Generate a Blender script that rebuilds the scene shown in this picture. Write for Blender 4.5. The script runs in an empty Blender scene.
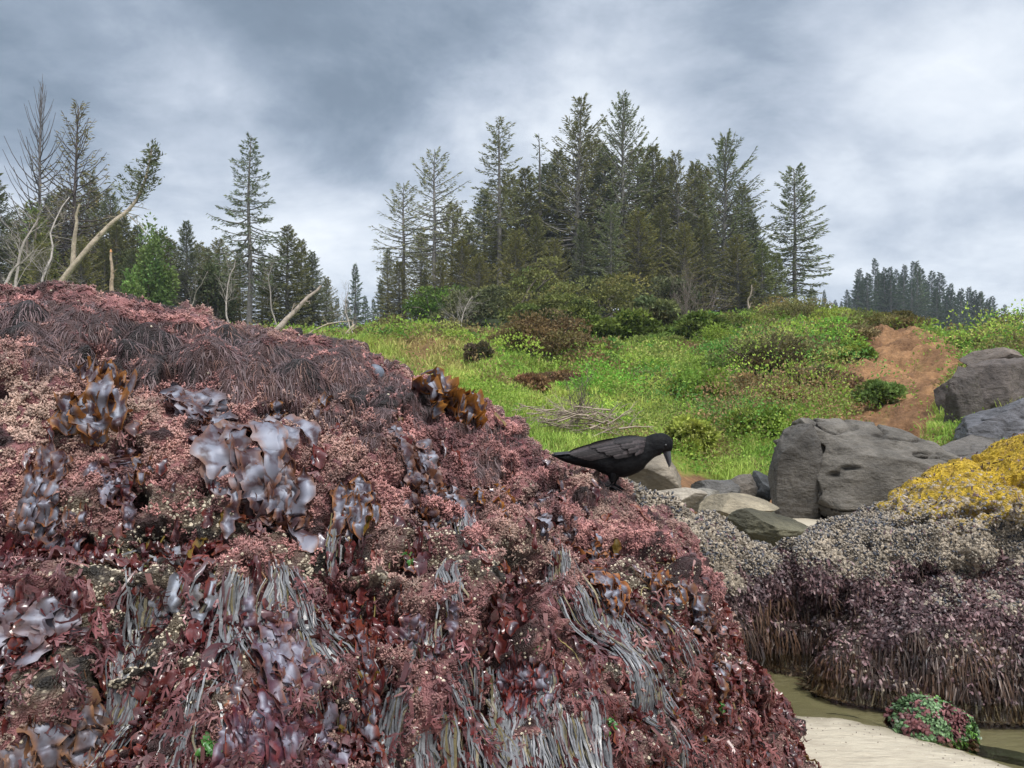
import bpy, math, random
import numpy as np
from mathutils import Vector
from mathutils.bvhtree import BVHTree

F = 740.0          # focal length in pixels of the 1024 px wide picture
EYE = 1.3          # eye height above the tide pool
rnd = random.Random(7)
RG = np.random.default_rng(11)
SC = bpy.context.scene
COL = SC.collection
R = math.radians

def P(px, py, D):
    return np.array([(px - 512) / F * D, D, EYE - (py - 384) / F * D])

def lerp(a, b, t): return a + (b - a) * t
def sstep(a, b, x):
    t = np.clip((x - a) / (b - a), 0, 1); return t * t * (3 - 2 * t)
def nrm(v):
    return v / np.maximum(np.linalg.norm(v, axis=-1, keepdims=True), 1e-9)

# ------------------------------------------------------------------ noise
def _h(ix, iy, iz, seed):
    h = (ix.astype(np.uint32) * np.uint32(374761393) + iy.astype(np.uint32) * np.uint32(668265263)
         + iz.astype(np.uint32) * np.uint32(2147483647 - 7) + np.uint32((seed * 974634777) & 0xffffffff))
    h = (h ^ (h >> np.uint32(13))) * np.uint32(1274126177)
    h = (h ^ (h >> np.uint32(16))) * np.uint32(2246822519)
    h ^= h >> np.uint32(13)
    return (h & np.uint32(0xffffff)).astype(np.float32) / np.float32(0xffffff)

def vnoise(p, seed=0):
    p = np.asarray(p, dtype=np.float32)
    f = np.floor(p); i = f.astype(np.int64); t = p - f; t = t * t * (3 - 2 * t)
    r = 0
    for dx in (0, 1):
        wx = t[..., 0] if dx else 1 - t[..., 0]
        for dy in (0, 1):
            wy = t[..., 1] if dy else 1 - t[..., 1]
            for dz in (0, 1):
                wz = t[..., 2] if dz else 1 - t[..., 2]
                r = r + wx * wy * wz * _h(i[..., 0] + dx, i[..., 1] + dy, i[..., 2] + dz, seed)
    return r * 2 - 1

def fbm(p, octv=4, seed=0, gain=.5, lac=2.03):
    p = np.asarray(p, dtype=np.float32); a = 1.; s = 0; r = 0
    for o in range(octv):
        r = r + a * vnoise(p, seed + o * 17); s += a; a *= gain; p = p * lac + 3.7
    return r / s

def worley(p, seed=0, jit=.9):
    p = np.asarray(p, dtype=np.float32)
    f = np.floor(p); i = f.astype(np.int64); t = p - f
    best = np.full(p.shape[:-1], 9., dtype=np.float32)
    for dx in (-1, 0, 1):
        for dy in (-1, 0, 1):
            for dz in (-1, 0, 1):
                a, b, c = i[..., 0] + dx, i[..., 1] + dy, i[..., 2] + dz
                d = ((dx + .5 + jit * (_h(a, b, c, seed) - .5) - t[..., 0]) ** 2
                     + (dy + .5 + jit * (_h(a, b, c, seed + 1) - .5) - t[..., 1]) ** 2
                     + (dz + .5 + jit * (_h(a, b, c, seed + 2) - .5) - t[..., 2]) ** 2)
                best = np.minimum(best, d)
    return np.sqrt(best)

# ------------------------------------------------------------------ mesh building
class MB:
    def __init__(s): s.V = []; s.F = []; s.C = []; s.M = []; s.n = 0
    def add(s, V, Fc, col=(.5, .5, .5), mi=0):
        V = np.asarray(V, dtype=np.float32).reshape(-1, 3); Fc = np.asarray(Fc, dtype=np.int64)
        c = np.asarray(col, dtype=np.float32)
        if c.ndim == 1: c = np.broadcast_to(c, (len(V), 3))
        s.V.append(V); s.F.append(Fc + s.n); s.C.append(c.reshape(-1, 3)); s.M.append(np.full(len(Fc), mi)); s.n += len(V)
        return s
    def build(s, name, mats, parent=None, smooth=False, loc=None):
        V = np.concatenate(s.V); C = np.concatenate(s.C)
        if loc is not None: V = V - np.asarray(loc, dtype=np.float32)
        me = bpy.data.meshes.new(name)
        me.vertices.add(len(V)); me.vertices.foreach_set('co', V.astype(np.float32).ravel())
        li = np.concatenate([f.ravel() for f in s.F]); tot = np.concatenate([np.full(len(f), f.shape[1]) for f in s.F])
        st = np.concatenate([[0], np.cumsum(tot)[:-1]])
        me.loops.add(len(li)); me.loops.foreach_set('vertex_index', li.astype(np.int32))
        me.polygons.add(len(tot)); me.polygons.foreach_set('loop_start', st.astype(np.int32))
        me.polygons.foreach_set('loop_total', tot.astype(np.int32))
        if not isinstance(mats, (list, tuple)): mats = [mats]
        for m in mats: me.materials.append(m)
        if len(mats) > 1: me.polygons.foreach_set('material_index', np.concatenate(s.M).astype(np.int32))
        me.update(calc_edges=True); me.validate()
        a = me.attributes.new('col', 'FLOAT_COLOR', 'POINT')
        a.data.foreach_set('color', np.concatenate([C, np.ones((len(C), 1))], 1).astype(np.float32).ravel())
        if smooth: me.polygons.foreach_set('use_smooth', np.ones(len(tot), dtype=bool))
        o = bpy.data.objects.new(name, me); COL.objects.link(o)
        if loc is not None: o.location = loc
        if parent: o.parent = parent
        return o

def tag(o, label=None, cat=None, group=None, kind=None):
    if label: o['label'] = label
    if cat: o['category'] = cat
    if group: o['group'] = group
    if kind: o['kind'] = kind
    return o
def empty(name, loc=(0, 0, 0)):
    o = bpy.data.objects.new(name, None); COL.objects.link(o); o.location = loc; o.empty_display_size = .2; return o

def grid_faces(nu, nv, off=0):
    i = np.arange(nu * nv).reshape(nu, nv)
    return np.stack([i[:-1, :-1], i[1:, :-1], i[1:, 1:], i[:-1, 1:]], -1).reshape(-1, 4) + off

def tube(mb, path, rad, sides=6, col=(.3, .3, .3), mi=0, jit=0):
    path = np.asarray(path, dtype=float); n = len(path); rad = np.broadcast_to(rad, (n,))
    T = nrm(np.gradient(path, axis=0)); up = np.array([0, 0, 1.]) if abs(T[0, 2]) < .9 else np.array([1., 0, 0])
    A = nrm(np.cross(T, up)); B = np.cross(T, A)
    an = np.linspace(0, 2 * np.pi, sides, endpoint=False)
    rr = rad[:, None, None]
    if jit: rr = rr * (1 + jit * RG.uniform(-1, 1, (n, sides, 1)))
    V = path[:, None] + rr * (np.cos(an)[None, :, None] * A[:, None] + np.sin(an)[None, :, None] * B[:, None])
    i = np.arange(n * sides).reshape(n, sides)
    q = np.stack([i[:-1], np.roll(i, -1, 1)[:-1], np.roll(i, -1, 1)[1:], i[1:]], -1).reshape(-1, 4)
    mb.add(V, q, col, mi)
    cp = np.concatenate([V[-1], path[-1:]]); k = np.arange(sides)
    mb.add(cp, np.stack([k, np.roll(k, -1), np.full(sides, sides)], -1), col if np.ndim(col) == 1 else np.asarray(col).reshape(-1,3)[-1], mi)

def rhombs(mb, C, Dr, Sd, L, W, col, mi=0):
    """leaf faces: centre base C, direction Dr, side Sd, length L, half width W"""
    L = np.reshape(L, (-1, 1)); W = np.reshape(W, (-1, 1))
    a = C; b = C + Dr * L * .45 + Sd * W; c = C + Dr * L; d = C + Dr * L * .45 - Sd * W
    V = np.stack([a, b, c, d], 1); n = len(C)
    col = np.asarray(col)
    if col.ndim == 2: col = np.repeat(col, 4, 0)
    mb.add(V, np.arange(n * 4).reshape(n, 4), col, mi)

def ribbons(mb, paths, sides, widths, col, mi=0, across=1):
    """paths S,n,3; sides S,n,3; widths S,n; col S,3 or S,n,3"""
    S, n, _ = paths.shape
    w = widths[..., None]
    V = np.stack([paths - sides * w, paths + sides * w], 2)     # S,n,2,3
    i = np.arange(S * n * 2).reshape(S, n, 2)
    q = np.stack([i[:, :-1, 0], i[:, 1:, 0], i[:, 1:, 1], i[:, :-1, 1]], -1).reshape(-1, 4)
    col = np.asarray(col)
    if col.ndim == 2: col = np.repeat(col[:, None], n, 1)
    mb.add(V, q, np.repeat(col[:, :, None], 2, 2), mi)

def randunit(n):
    return nrm(RG.normal(size=(n, 3)))

# ------------------------------------------------------------------ materials
class NT:
    def __init__(s, name):
        s.m = bpy.data.materials.new(name); s.m.use_nodes = True; s.t = s.m.node_tree; s.t.nodes.clear()
        s.out = s.n('ShaderNodeOutputMaterial')
    def n(s, typ, **kw):
        nd = s.t.nodes.new(typ)
        for k, v in kw.items():
            if k[0] == '_': continue
            setattr(nd, k, v)
        return nd
    def l(s, a, b): s.t.links.new(a, b)
    def noise(s, scale, detail=4, rough=.55, vec=None, dist=0):
        nd = s.n('ShaderNodeTexNoise'); nd.inputs['Scale'].default_value = scale; nd.inputs['Detail'].default_value = detail
        nd.inputs['Roughness'].default_value = rough; nd.inputs['Distortion'].default_value = dist
        if vec is None: vec = s.coord()
        s.l(vec, nd.inputs['Vector']); return nd.outputs['Fac']
    def vor(s, scale, feature='F1', vec=None, out='Distance'):
        nd = s.n('ShaderNodeTexVoronoi', feature=feature); nd.inputs['Scale'].default_value = scale
        s.l(vec if vec is not None else s.coord(), nd.inputs['Vector']); return nd.outputs[out]
    def coord(s):
        if not hasattr(s, '_c'): s._c = s.n('ShaderNodeTexCoord').outputs['Object']
        return s._c
    def vscale(s, v, vec=None):
        nd = s.n('ShaderNodeMapping'); nd.inputs['Scale'].default_value = v; s.l(vec if vec is not None else s.coord(), nd.inputs['Vector']); return nd.outputs[0]
    def ramp(s, fac, stops, interp='LINEAR'):
        nd = s.n('ShaderNodeValToRGB'); cr = nd.color_ramp; cr.interpolation = interp
        while len(cr.elements) < len(stops): cr.elements.new(.5)
        for e, (p, c) in zip(cr.elements, stops):
            e.position = p; e.color = (*c, 1) if hasattr(c, '__len__') else (c, c, c, 1)
        s.l(fac, nd.inputs['Fac']); return nd.outputs['Color']
    def mix(s, fac, a, b, mode='MIX'):
        nd = s.n('ShaderNodeMix', data_type='RGBA', blend_type=mode)
        for sock, v in ((nd.inputs[0], fac), (nd.inputs[6], a), (nd.inputs[7], b)):
            if isinstance(v, (int, float)): sock.default_value = v if sock == nd.inputs[0] else (v, v, v, 1)
            elif isinstance(v, tuple): sock.default_value = (*v, 1)
            else: s.l(v, sock)
        return nd.outputs[2]
    def math(s, op, a, b=0.5, clamp=False):
        nd = s.n('ShaderNodeMath', operation=op, use_clamp=clamp)
        for k, v in enumerate((a, b)):
            if isinstance(v, (int, float)): nd.inputs[k].default_value = v
            else: s.l(v, nd.inputs[k])
        return nd.outputs[0]
    def attr(s, name='col'):
        nd = s.n('ShaderNodeAttribute', attribute_name=name); return nd.outputs['Color']
    def bump(s, h, strength=.5, dist=.01, normal=None):
        nd = s.n('ShaderNodeBump'); nd.inputs['Strength'].default_value = strength; nd.inputs['Distance'].default_value = dist
        s.l(h, nd.inputs['Height'])
        if normal is not None: s.l(normal, nd.inputs['Normal'])
        return nd.outputs[0]
    def bsdf(s, col=None, rough=.7, spec=.4, normal=None, **kw):
        b = s.n('ShaderNodeBsdfPrincipled')
        for key, v in (('Base Color', col), ('Roughness', rough), ('Specular IOR Level', spec), ('Normal', normal)):
            if v is None: continue
            if isinstance(v, (int, float)): b.inputs[key].default_value = v
            elif isinstance(v, tuple): b.inputs[key].default_value = (*v, 1)
            else: s.l(v, b.inputs[key])
        for k, v in kw.items():
            b.inputs[k.replace('_', ' ')].default_value = v
        s.l(b.outputs[0], s.out.inputs['Surface']); s.b = b
        return s.m

def mat_attr(name, rough=.6, spec=.4, var=.35, vscale=30, trans=0, bump=0, bscale=200):
    n = NT(name)
    c = n.mix(1., n.attr(), n.ramp(n.noise(vscale, 3), [(.3, 1 - var), (.7, 1 + var)]), 'MULTIPLY')
    nm = n.bump(n.noise(bscale, 2), bump, .004) if bump else None
    n.bsdf(c, rough, spec, nm)
    if trans:
        t = n.n('ShaderNodeBsdfTranslucent'); n.l(c, t.inputs['Color'])
        mx = n.n('ShaderNodeMixShader'); mx.inputs[0].default_value = trans
        n.l(n.b.outputs[0], mx.inputs[1]); n.l(t.outputs[0], mx.inputs[2]); n.l(mx.outputs[0], n.out.inputs['Surface'])
    return n.m
# ------------------------------------------------------------------ camera, sky, sun
cam = bpy.data.cameras.new('camera'); cam.sensor_width = 36; cam.lens = 36 * F / 1024; cam.clip_end = 5000; cam.clip_start = .05
co = bpy.data.objects.new('camera', cam); COL.objects.link(co); co.location = (0, 0, EYE); co.rotation_euler = (R(90), 0, 0)
SC.camera = co
SC.view_settings.view_transform = 'Standard'; SC.view_settings.look = 'None'
SC.view_settings.exposure = 0.42; SC.view_settings.gamma = 1
SC.cycles.use_denoising = True
SC.cycles.max_bounces = 6; SC.cycles.diffuse_bounces = 3; SC.cycles.glossy_bounces = 3; SC.cycles.transmission_bounces = 4
SC.cycles.transparent_max_bounces = 8; SC.cycles.volume_bounces = 0
SC.cycles.use_adaptive_sampling = True; SC.cycles.adaptive_threshold = .02

SUN_EL, SUN_AZ = R(58), R(150)       # azimuth measured clockwise from +Y (north)
w = bpy.data.worlds.new('World'); SC.world = w; w.use_nodes = True
t = w.node_tree; t.nodes.clear()
def wn(typ, **kw):
    nd = t.nodes.new(typ)
    for k, v in kw.items(): setattr(nd, k, v)
    return nd
def wl(a, b): t.links.new(a, b)
def wmath(op, a, b=0., c=None, clamp=False):
    nd = wn('ShaderNodeMath', operation=op, use_clamp=clamp)
    for k, v in enumerate((a, b) if c is None else (a, b, c)):
        if isinstance(v, (int, float)): nd.inputs[k].default_value = v
        else: wl(v, nd.inputs[k])
    return nd.outputs[0]
out = wn('ShaderNodeOutputWorld')
sky = wn('ShaderNodeTexSky', sky_type='NISHITA', sun_disc=False); sky.sun_elevation = SUN_EL; sky.sun_rotation = SUN_AZ
bgs = wn('ShaderNodeBackground'); bgs.inputs['Strength'].default_value = .1; wl(sky.outputs[0], bgs.inputs['Color'])
tc = wn('ShaderNodeTexCoord'); sep = wn('ShaderNodeSeparateXYZ'); wl(tc.outputs['Generated'], sep.inputs[0])
zc = wmath('ADD', wmath('MAXIMUM', sep.outputs[2], 0.), .34)
# project the view direction on a cloud layer overhead
cmb = wn('ShaderNodeCombineXYZ'); wl(wmath('DIVIDE', sep.outputs[0], zc), cmb.inputs[0]); wl(wmath('DIVIDE', sep.outputs[1], zc), cmb.inputs[1])
cmb.inputs[2].default_value = 3.3
def wnoise(sc, det, rough=.55, dist=0, off=(0, 0, 0)):
    mp = wn('ShaderNodeMapping'); mp.inputs['Location'].default_value = off; wl(cmb.outputs[0], mp.inputs['Vector'])
    nd = wn('ShaderNodeTexNoise'); nd.inputs['Scale'].default_value = sc; nd.inputs['Detail'].default_value = det
    nd.inputs['Roughness'].default_value = rough; nd.inputs['Distortion'].default_value = dist
    wl(mp.outputs[0], nd.inputs['Vector']); return nd.outputs['Fac']
def blob(px, py, sharp, amp):
    """a cloud mass around one direction of the sky"""
    d = nrm(P(px, py, 10.) - np.array([0, 0, EYE]))
    dp = wn('ShaderNodeVectorMath', operation='DOT_PRODUCT'); wl(tc.outputs['Generated'], dp.inputs[0]); dp.inputs[1].default_value = tuple(d)
    return wmath('MULTIPLY', wmath('POWER', wmath('MAXIMUM', dp.outputs['Value'], 0.), sharp), amp)
dens = wmath('MULTIPLY', wmath('SUBTRACT', wnoise(1.5, 9, .64, .35), .5), 1.15)
dens = wmath('ADD', dens, wmath('MULTIPLY', wmath('SUBTRACT', wnoise(4.6, 5, .55, .3, (4, 2, 0)), .5), .62))
for a in ((30, 60, 60, .30), (340, 30, 55, .30), (330, 130, 110, .16), (400, -150, 8, .12), (60, 130, 200, .12), (760, 10, 160, .20), (830, 190, 60, .13),
          (215, 110, 300, -.14), (110, 15, 300, -.16), (560, 190, 120, -.08), (310, 250, 220, -.20), (930, 60, 160, -.20), (640, 60, 60, .05), (980, 240, 200, -.04), (60, 230, 200, -.12)):
    dens = wmath('ADD', dens, blob(*a))
dens = wmath('ADD', dens, .25)
cr = wn('ShaderNodeValToRGB'); wl(dens, cr.inputs[0]); e = cr.color_ramp.elements
stops = [(.0, (.74, .78, .83)), (.22, (.60, .65, .72)), (.42, (.42, .475, .56)), (.62, (.26, .315, .395)), (.80, (.175, .225, .29)), (1., (.14, .18, .235))]
while len(e) < len(stops): e.new(.5)
for el, (p, c) in zip(e, stops): el.position = p; el.color = (*c, 1)
# a real overcast is brightest overhead
zen = wn('ShaderNodeMapRange', interpolation_type='SMOOTHSTEP'); wl(sep.outputs[2], zen.inputs[0])
for k, v in zip((1, 2, 3, 4), (.45, .95, 1., 2.15)): zen.inputs[k].default_value = v
bgc = wn('ShaderNodeBackground'); wl(cr.outputs[0], bgc.inputs['Color']); wl(zen.outputs[0], bgc.inputs['Strength'])
mx = wn('ShaderNodeMixShader'); mx.inputs[0].default_value = .93
wl(bgs.outputs[0], mx.inputs[1]); wl(bgc.outputs[0], mx.inputs[2]); wl(mx.outputs[0], out.inputs['Surface'])

sl = bpy.data.lights.new('sun', 'SUN'); sl.energy = 2.9; sl.angle = R(14); sl.color = (1, .96, .9)
so = bpy.data.objects.new('sun', sl); COL.objects.link(so)
d = Vector((math.sin(SUN_AZ) * math.cos(SUN_EL), math.cos(SUN_AZ) * math.cos(SUN_EL), math.sin(SUN_EL)))
so.rotation_euler = d.to_track_quat('Z', 'Y').to_euler(); so.location = d * 30
# ------------------------------------------------------------------ hillside height field, in columns of bearing
CP = np.array([-1500, -300, 100, 250, 330, 400, 480, 560, 640, 720, 800, 860, 900, 940, 985, 1030, 1200, 2600.])
DK = np.array([7., 9, 12, 16, 22, 29, 36, 48, 70, 110, 200, 330, 700])
# rows of picture height per (bearing, distance)
HY = np.array([
 # 7    9    12   16   22   29   36   48   70   110  200  330 700
 [520, 470, 440, 420, 400, 390, 372, 352, 335, 340, 350, 362, 374],
 [520, 470, 430, 400, 380, 360, 350, 338, 325, 330, 340, 358, 374],
 [520, 470, 420, 385, 362, 350, 342, 334, 325, 330, 345, 360, 374],
 [520, 470, 420, 380, 356, 346, 340, 335, 328, 334, 345, 360, 374],
 [520, 468, 410, 372, 345, 345, 343, 338, 330, 334, 345, 360, 374],
 [520, 464, 405, 365, 336, 341, 343, 336, 325, 332, 345, 360, 374],
 [520, 460, 412, 378, 350, 345, 342, 330, 316, 330, 345, 360, 374],
 [520, 463, 425, 395, 368, 352, 344, 328, 312, 330, 345, 360, 374],
 [522, 468, 436, 408, 376, 354, 341, 330, 312, 328, 345, 358, 374],
 [524, 492, 448, 418, 382, 352, 328, 330, 314, 322, 335, 350, 374],
 [526, 500, 440, 408, 368, 338, 318, 330, 325, 322, 326, 345, 374],
 [526, 502, 440, 400, 358, 332, 328, 342, 338, 328, 322, 342, 374],
 [526, 500, 436, 392, 352, 331, 340, 352, 348, 334, 320, 342, 374],
 [524, 495, 430, 380, 345, 342, 354, 362, 356, 344, 332, 348, 374],
 [520, 490, 422, 368, 344, 348, 362, 368, 360, 355, 346, 355, 374],
 [516, 485, 415, 362, 352, 362, 370, 374, 370, 368, 366, 366, 376],
 [512, 480, 420, 380, 372, 375, 378, 380, 378, 378, 376, 374, 378],
 [512, 470, 430, 410, 400, 395, 392, 390, 386, 384, 382, 382, 382]], dtype=float)
HZ = EYE + (384 - HY) / F * DK[None]

def _cub(xk, yk, x):
    """monotone-ish smooth interpolation of rows yk (K, ...) at x"""
    k = np.clip(np.searchsorted(xk, x) - 1, 0, len(xk) - 2); h = xk[k + 1] - xk[k]; t = np.clip((x - xk[k]) / h, 0, 1)
    return k, t
def hill_z(x, y):
    x = np.asarray(x, dtype=float); y = np.asarray(y, dtype=float)
    D = np.clip(y, 7.01, 690); px = np.clip(512 + x / D * F, -1490, 2590)
    i, u = _cub(CP, None, px); u = u * u * (3 - 2 * u)
    m = np.gradient(HZ, DK, axis=1)
    for s in range(1, len(DK) - 1):       # limit slopes against overshoot
        a = (HZ[:, s] - HZ[:, s - 1]) / (DK[s] - DK[s - 1]); b = (HZ[:, s + 1] - HZ[:, s]) / (DK[s + 1] - DK[s])
        m[:, s] = np.where(a * b > 0, np.sign(a) * np.minimum(np.abs(m[:, s]), 3 * np.minimum(abs(a), abs(b))), m[:, s] * .3)
    j, v = _cub(DK, None, D); h = DK[j + 1] - DK[j]
    def row(i):
        h00 = 2 * v ** 3 - 3 * v ** 2 + 1; h10 = v ** 3 - 2 * v ** 2 + v; h01 = -2 * v ** 3 + 3 * v ** 2; h11 = v ** 3 - v ** 2
        return h00 * HZ[i, j] + h10 * h * m[i, j] + h01 * HZ[i, j + 1] + h11 * h * m[i, j + 1]
    z = row(i) * (1 - u) + row(i + 1) * u
    q = np.stack([x, y, np.zeros_like(x)], -1)
    near = sstep(8.5, 12, D)
    z = z + near * (fbm(q * .35, 3, 5) * .30 + (.35 - np.abs(fbm(q * .8, 3, 9))) * .5 + (.3 - np.abs(fbm(q * 2.1, 2, 10))) * .22) * (.35 + .65 * sstep(11, 18, D)) * np.minimum(1, 30 / D + .3) + sstep(60, 150, D) * fbm(q * .03, 3, 2) * 1.5
    return z
def hill_pt(px, D):
    x = (px - 512) / F * D; return np.array([x, D, float(hill_z(x, D))])
def soil_mask(px, D):
    """1 on the bare orange earth of the slump at the right"""
    px = np.asarray(px, float); D = np.asarray(D, float)
    q = np.stack([px * .02, D * .25, D * 0], -1)
    n = fbm(q, 4, 33) ; n2 = fbm(q * 3, 3, 34)
    c = lerp(876, 925, sstep(10.5, 19, D)); wd = lerp(48, 72, sstep(11, 22, D))
    a = sstep(1.25, .7, np.abs(px - c - 22 * n) / wd) * sstep(9.5, 11, D) * sstep(33, 27, D)
    band = sstep(.35, .75, np.abs((px - c - 22 * n) / wd + .1 - .6 * sstep(14, 26, D)) )  # grass tongue down the slump
    base = sstep(9.9, 9.3, D + n2 * .5) * sstep(640, 700, px)                          # orange cut bank behind the boulders
    return np.clip(a * (.72 + .28 * band) + (n2 * .5) * a + base, 0, 1)
def path_mask(px, D):
    q = np.stack([np.asarray(px, float) * .03, np.asarray(D, float) * .4, np.asarray(D, float) * 0], -1)
    return sstep(.35, .6, fbm(q, 4, 51) * .9 + .75 * np.exp(-((np.asarray(px) - 425) / 50.) ** 2 - ((np.asarray(D) - 17) / 6.) ** 2))

# one sheet, fine near and coarse far, reaching the horizon
pxs = np.concatenate([np.linspace(-1480, 300, 60, endpoint=False), np.linspace(300, 1060, 360, endpoint=False), np.linspace(1060, 2580, 60)])
Ds = np.concatenate([7.02 * (45 / 7.02) ** np.linspace(0, 1, 420, endpoint=False), 45 * (690 / 45) ** np.linspace(0, 1, 110)])
PXg, Dg = np.meshgrid(pxs, Ds, indexing='ij')
X = (PXg - 512) / F * Dg; Z = hill_z(X, Dg)
sm = soil_mask(PXg, Dg); pm = path_mask(PXg, Dg)
q = np.stack([X, Dg, Z], -1)
cut = sm * (fbm(q * np.array([2.2, 1.2, 3.]), 4, 71) * .42 - .12) * sstep(9.8, 11, Dg)
Z = Z + cut
q = np.stack([X, Dg, Z], -1)
g = fbm(q * .8, 4, 81)[..., None]; g2 = fbm(q * 5, 3, 82)[..., None]
green = lerp(np.array([.13, .20, .03]), np.array([.24, .26, .06]), np.clip(g * .9 + .5, 0, 1))
dry = lerp(np.array([.24, .17, .07]), np.array([.15, .085, .045]), np.clip(g2 + .4, 0, 1))
orange = lerp(np.array([.34, .19, .095]), np.array([.17, .095, .055]), np.clip(g * 1.2 + g2 * .5 + .45, 0, 1))
C = lerp(green, dry, pm[..., None] * sstep(30, 22, Dg)[..., None]); C = lerp(C, orange, np.clip(sm * 1.6, 0, 1)[..., None])
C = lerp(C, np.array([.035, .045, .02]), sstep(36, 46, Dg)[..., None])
mb = MB(); mb.add(q, grid_faces(len(pxs), len(Ds)), np.clip(C, .01, 1))
n = NT('hill_ground')
c = n.mix(1., n.attr(), n.ramp(n.noise(9, 6, .65), [(.25, .6), (.75, 1.4)]), 'MULTIPLY')
n.bsdf(c, .95, .1, n.bump(n.noise(14, 6, .7), .8, .12))
hs = mb.build('hillside', n.m, smooth=True); tag(hs, kind='structure')

# ------------------------------------------------------------------ beach sand, pool floor and water
EDGE = np.array([[-3.0, 3.15], [.6, 3.0], [P(780, 713, 2.924)[0], 2.924], [P(830, 716, 2.90)[0], 2.90], [P(880, 726, 2.813)[0], 2.813], [P(930, 742, 2.687)[0], 2.687],
                 [P(980, 757, 2.579)[0], 2.579], [P(1012, 768, 2.505)[0], 2.505], [2.1, 2.2], [3.2, 1.4], [8, -1.]])
def sand_z(x, y):
    e = np.interp(x, EDGE[:, 0], EDGE[:, 1]); q = np.stack([x, y, x * 0], -1)
    d = (e - y) + fbm(q * 9, 3, 3) * .012 + fbm(q * 2, 2, 4) * .03
    z = np.where(d > 0, .055 * (1 - np.exp(-d * 2.2)), d * .28); z = np.maximum(z, -.10 + .03 * fbm(q * 1.5, 3, 6))
    z = lerp(z, -.03 + .1 * fbm(q * .6, 3, 8), sstep(5., 6.5, y))
    return z + fbm(q * np.array([14, 40, 1]), 3, 14) * .0035
xs = np.concatenate([np.linspace(-9, .4, 60, endpoint=False), np.linspace(.4, 2.6, 330, endpoint=False), np.linspace(2.6, 12, 60)])
ys = np.concatenate([np.linspace(-4, 1.8, 40, endpoint=False), np.linspace(1.8, 3.9, 300, endpoint=False), np.linspace(3.9, 8.2, 60)])
Xg, Yg = np.meshgrid(xs, ys, indexing='ij'); Zg = sand_z(Xg, Yg)
mb = MB(); mb.add(np.stack([Xg, Yg, Zg], -1), grid_faces(len(xs), len(ys)))
n = NT('sand')
sp = n.n('ShaderNodeSeparateXYZ'); n.l(n.coord(), sp.inputs[0])
wet = n.ramp(n.math('ADD', n.math('MULTIPLY', sp.outputs[2], 20.), n.math('MULTIPLY', n.noise(6, 3), .3)), [(.10, 0.), (.42, 1.)])
pool = n.ramp(sp.outputs[2], [(0., 0.), (.001, 1.)])
dryc = n.mix(n.noise(260, 2), (.40, .35, .265), (.53, .475, .375))
dryc = n.mix(n.ramp(n.noise(16, 5, .7, n.vscale((.6, 2., 1))), [(.42, 0.), (.65, .55)]), dryc, (.31, .26, .20))
wetc = n.mix(n.noise(120, 3), (.21, .18, .125), (.29, .25, .18))
n.bsdf(n.mix(wet, wetc, dryc), n.ramp(wet, [(0, .35), (1, .85)]), .35,
       n.bump(n.math('ADD', n.noise(380, 2), n.math('MULTIPLY', n.noise(26, 4, .6, n.vscale((.5, 2.6, 1))), 3.5)), .6, .006))
sand = mb.build('beach_sand', n.m, smooth=True); tag(sand, kind='structure')

xs = np.linspace(-2.5, 6, 160); ys = np.linspace(1.2, 5.2, 120); Xg, Yg = np.meshgrid(xs, ys, indexing='ij')
q = np.stack([Xg, Yg, 0 * Xg], -1)
mb = MB(); mb.add(np.stack([Xg, Yg, 0 * Xg], -1), grid_faces(160, 120))
n = NT('pool_water')
nm = n.bump(n.noise(9, 3, .5, n.vscale((1, 2.2, 1))), .14, .02)
gl = n.n('ShaderNodeBsdfGlossy'); gl.inputs['Roughness'].default_value = .03; n.l(nm, gl.inputs['Normal'])
tr = n.n('ShaderNodeBsdfTransparent'); tr.inputs['Color'].default_value = (.80, .82, .68, 1)
fr = n.n('ShaderNodeFresnel'); fr.inputs['IOR'].default_value = 1.33; n.l(nm, fr.inputs['Normal'])
mxs = n.n('ShaderNodeMixShader'); n.l(n.math('ADD', fr.outputs[0], .06), mxs.inputs[0]); n.l(tr.outputs[0], mxs.inputs[1]); n.l(gl.outputs[0], mxs.inputs[2])
n.l(mxs.outputs[0], n.out.inputs['Surface'])
water = mb.build('water', n.m, smooth=True); tag(water, kind='structure')
# ------------------------------------------------------------------ trees
M_BARK = mat_attr('bark', .9, .15, .35, 6, bump=.5, bscale=25)
M_NEEDLE = mat_attr('needles', .75, .15, .30, 1.2, trans=.22)
M_LEAF = mat_attr('leaves', .75, .12, .22, 5, trans=.3)
M_WOOD = mat_attr('weathered_wood', .85, .2, .3, 12, bump=.5, bscale=40)
GREYB = np.array([.20, .185, .17]); BROWNB = np.array([.10, .08, .065])
SPR = np.array([.115, .135, .060])

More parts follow.
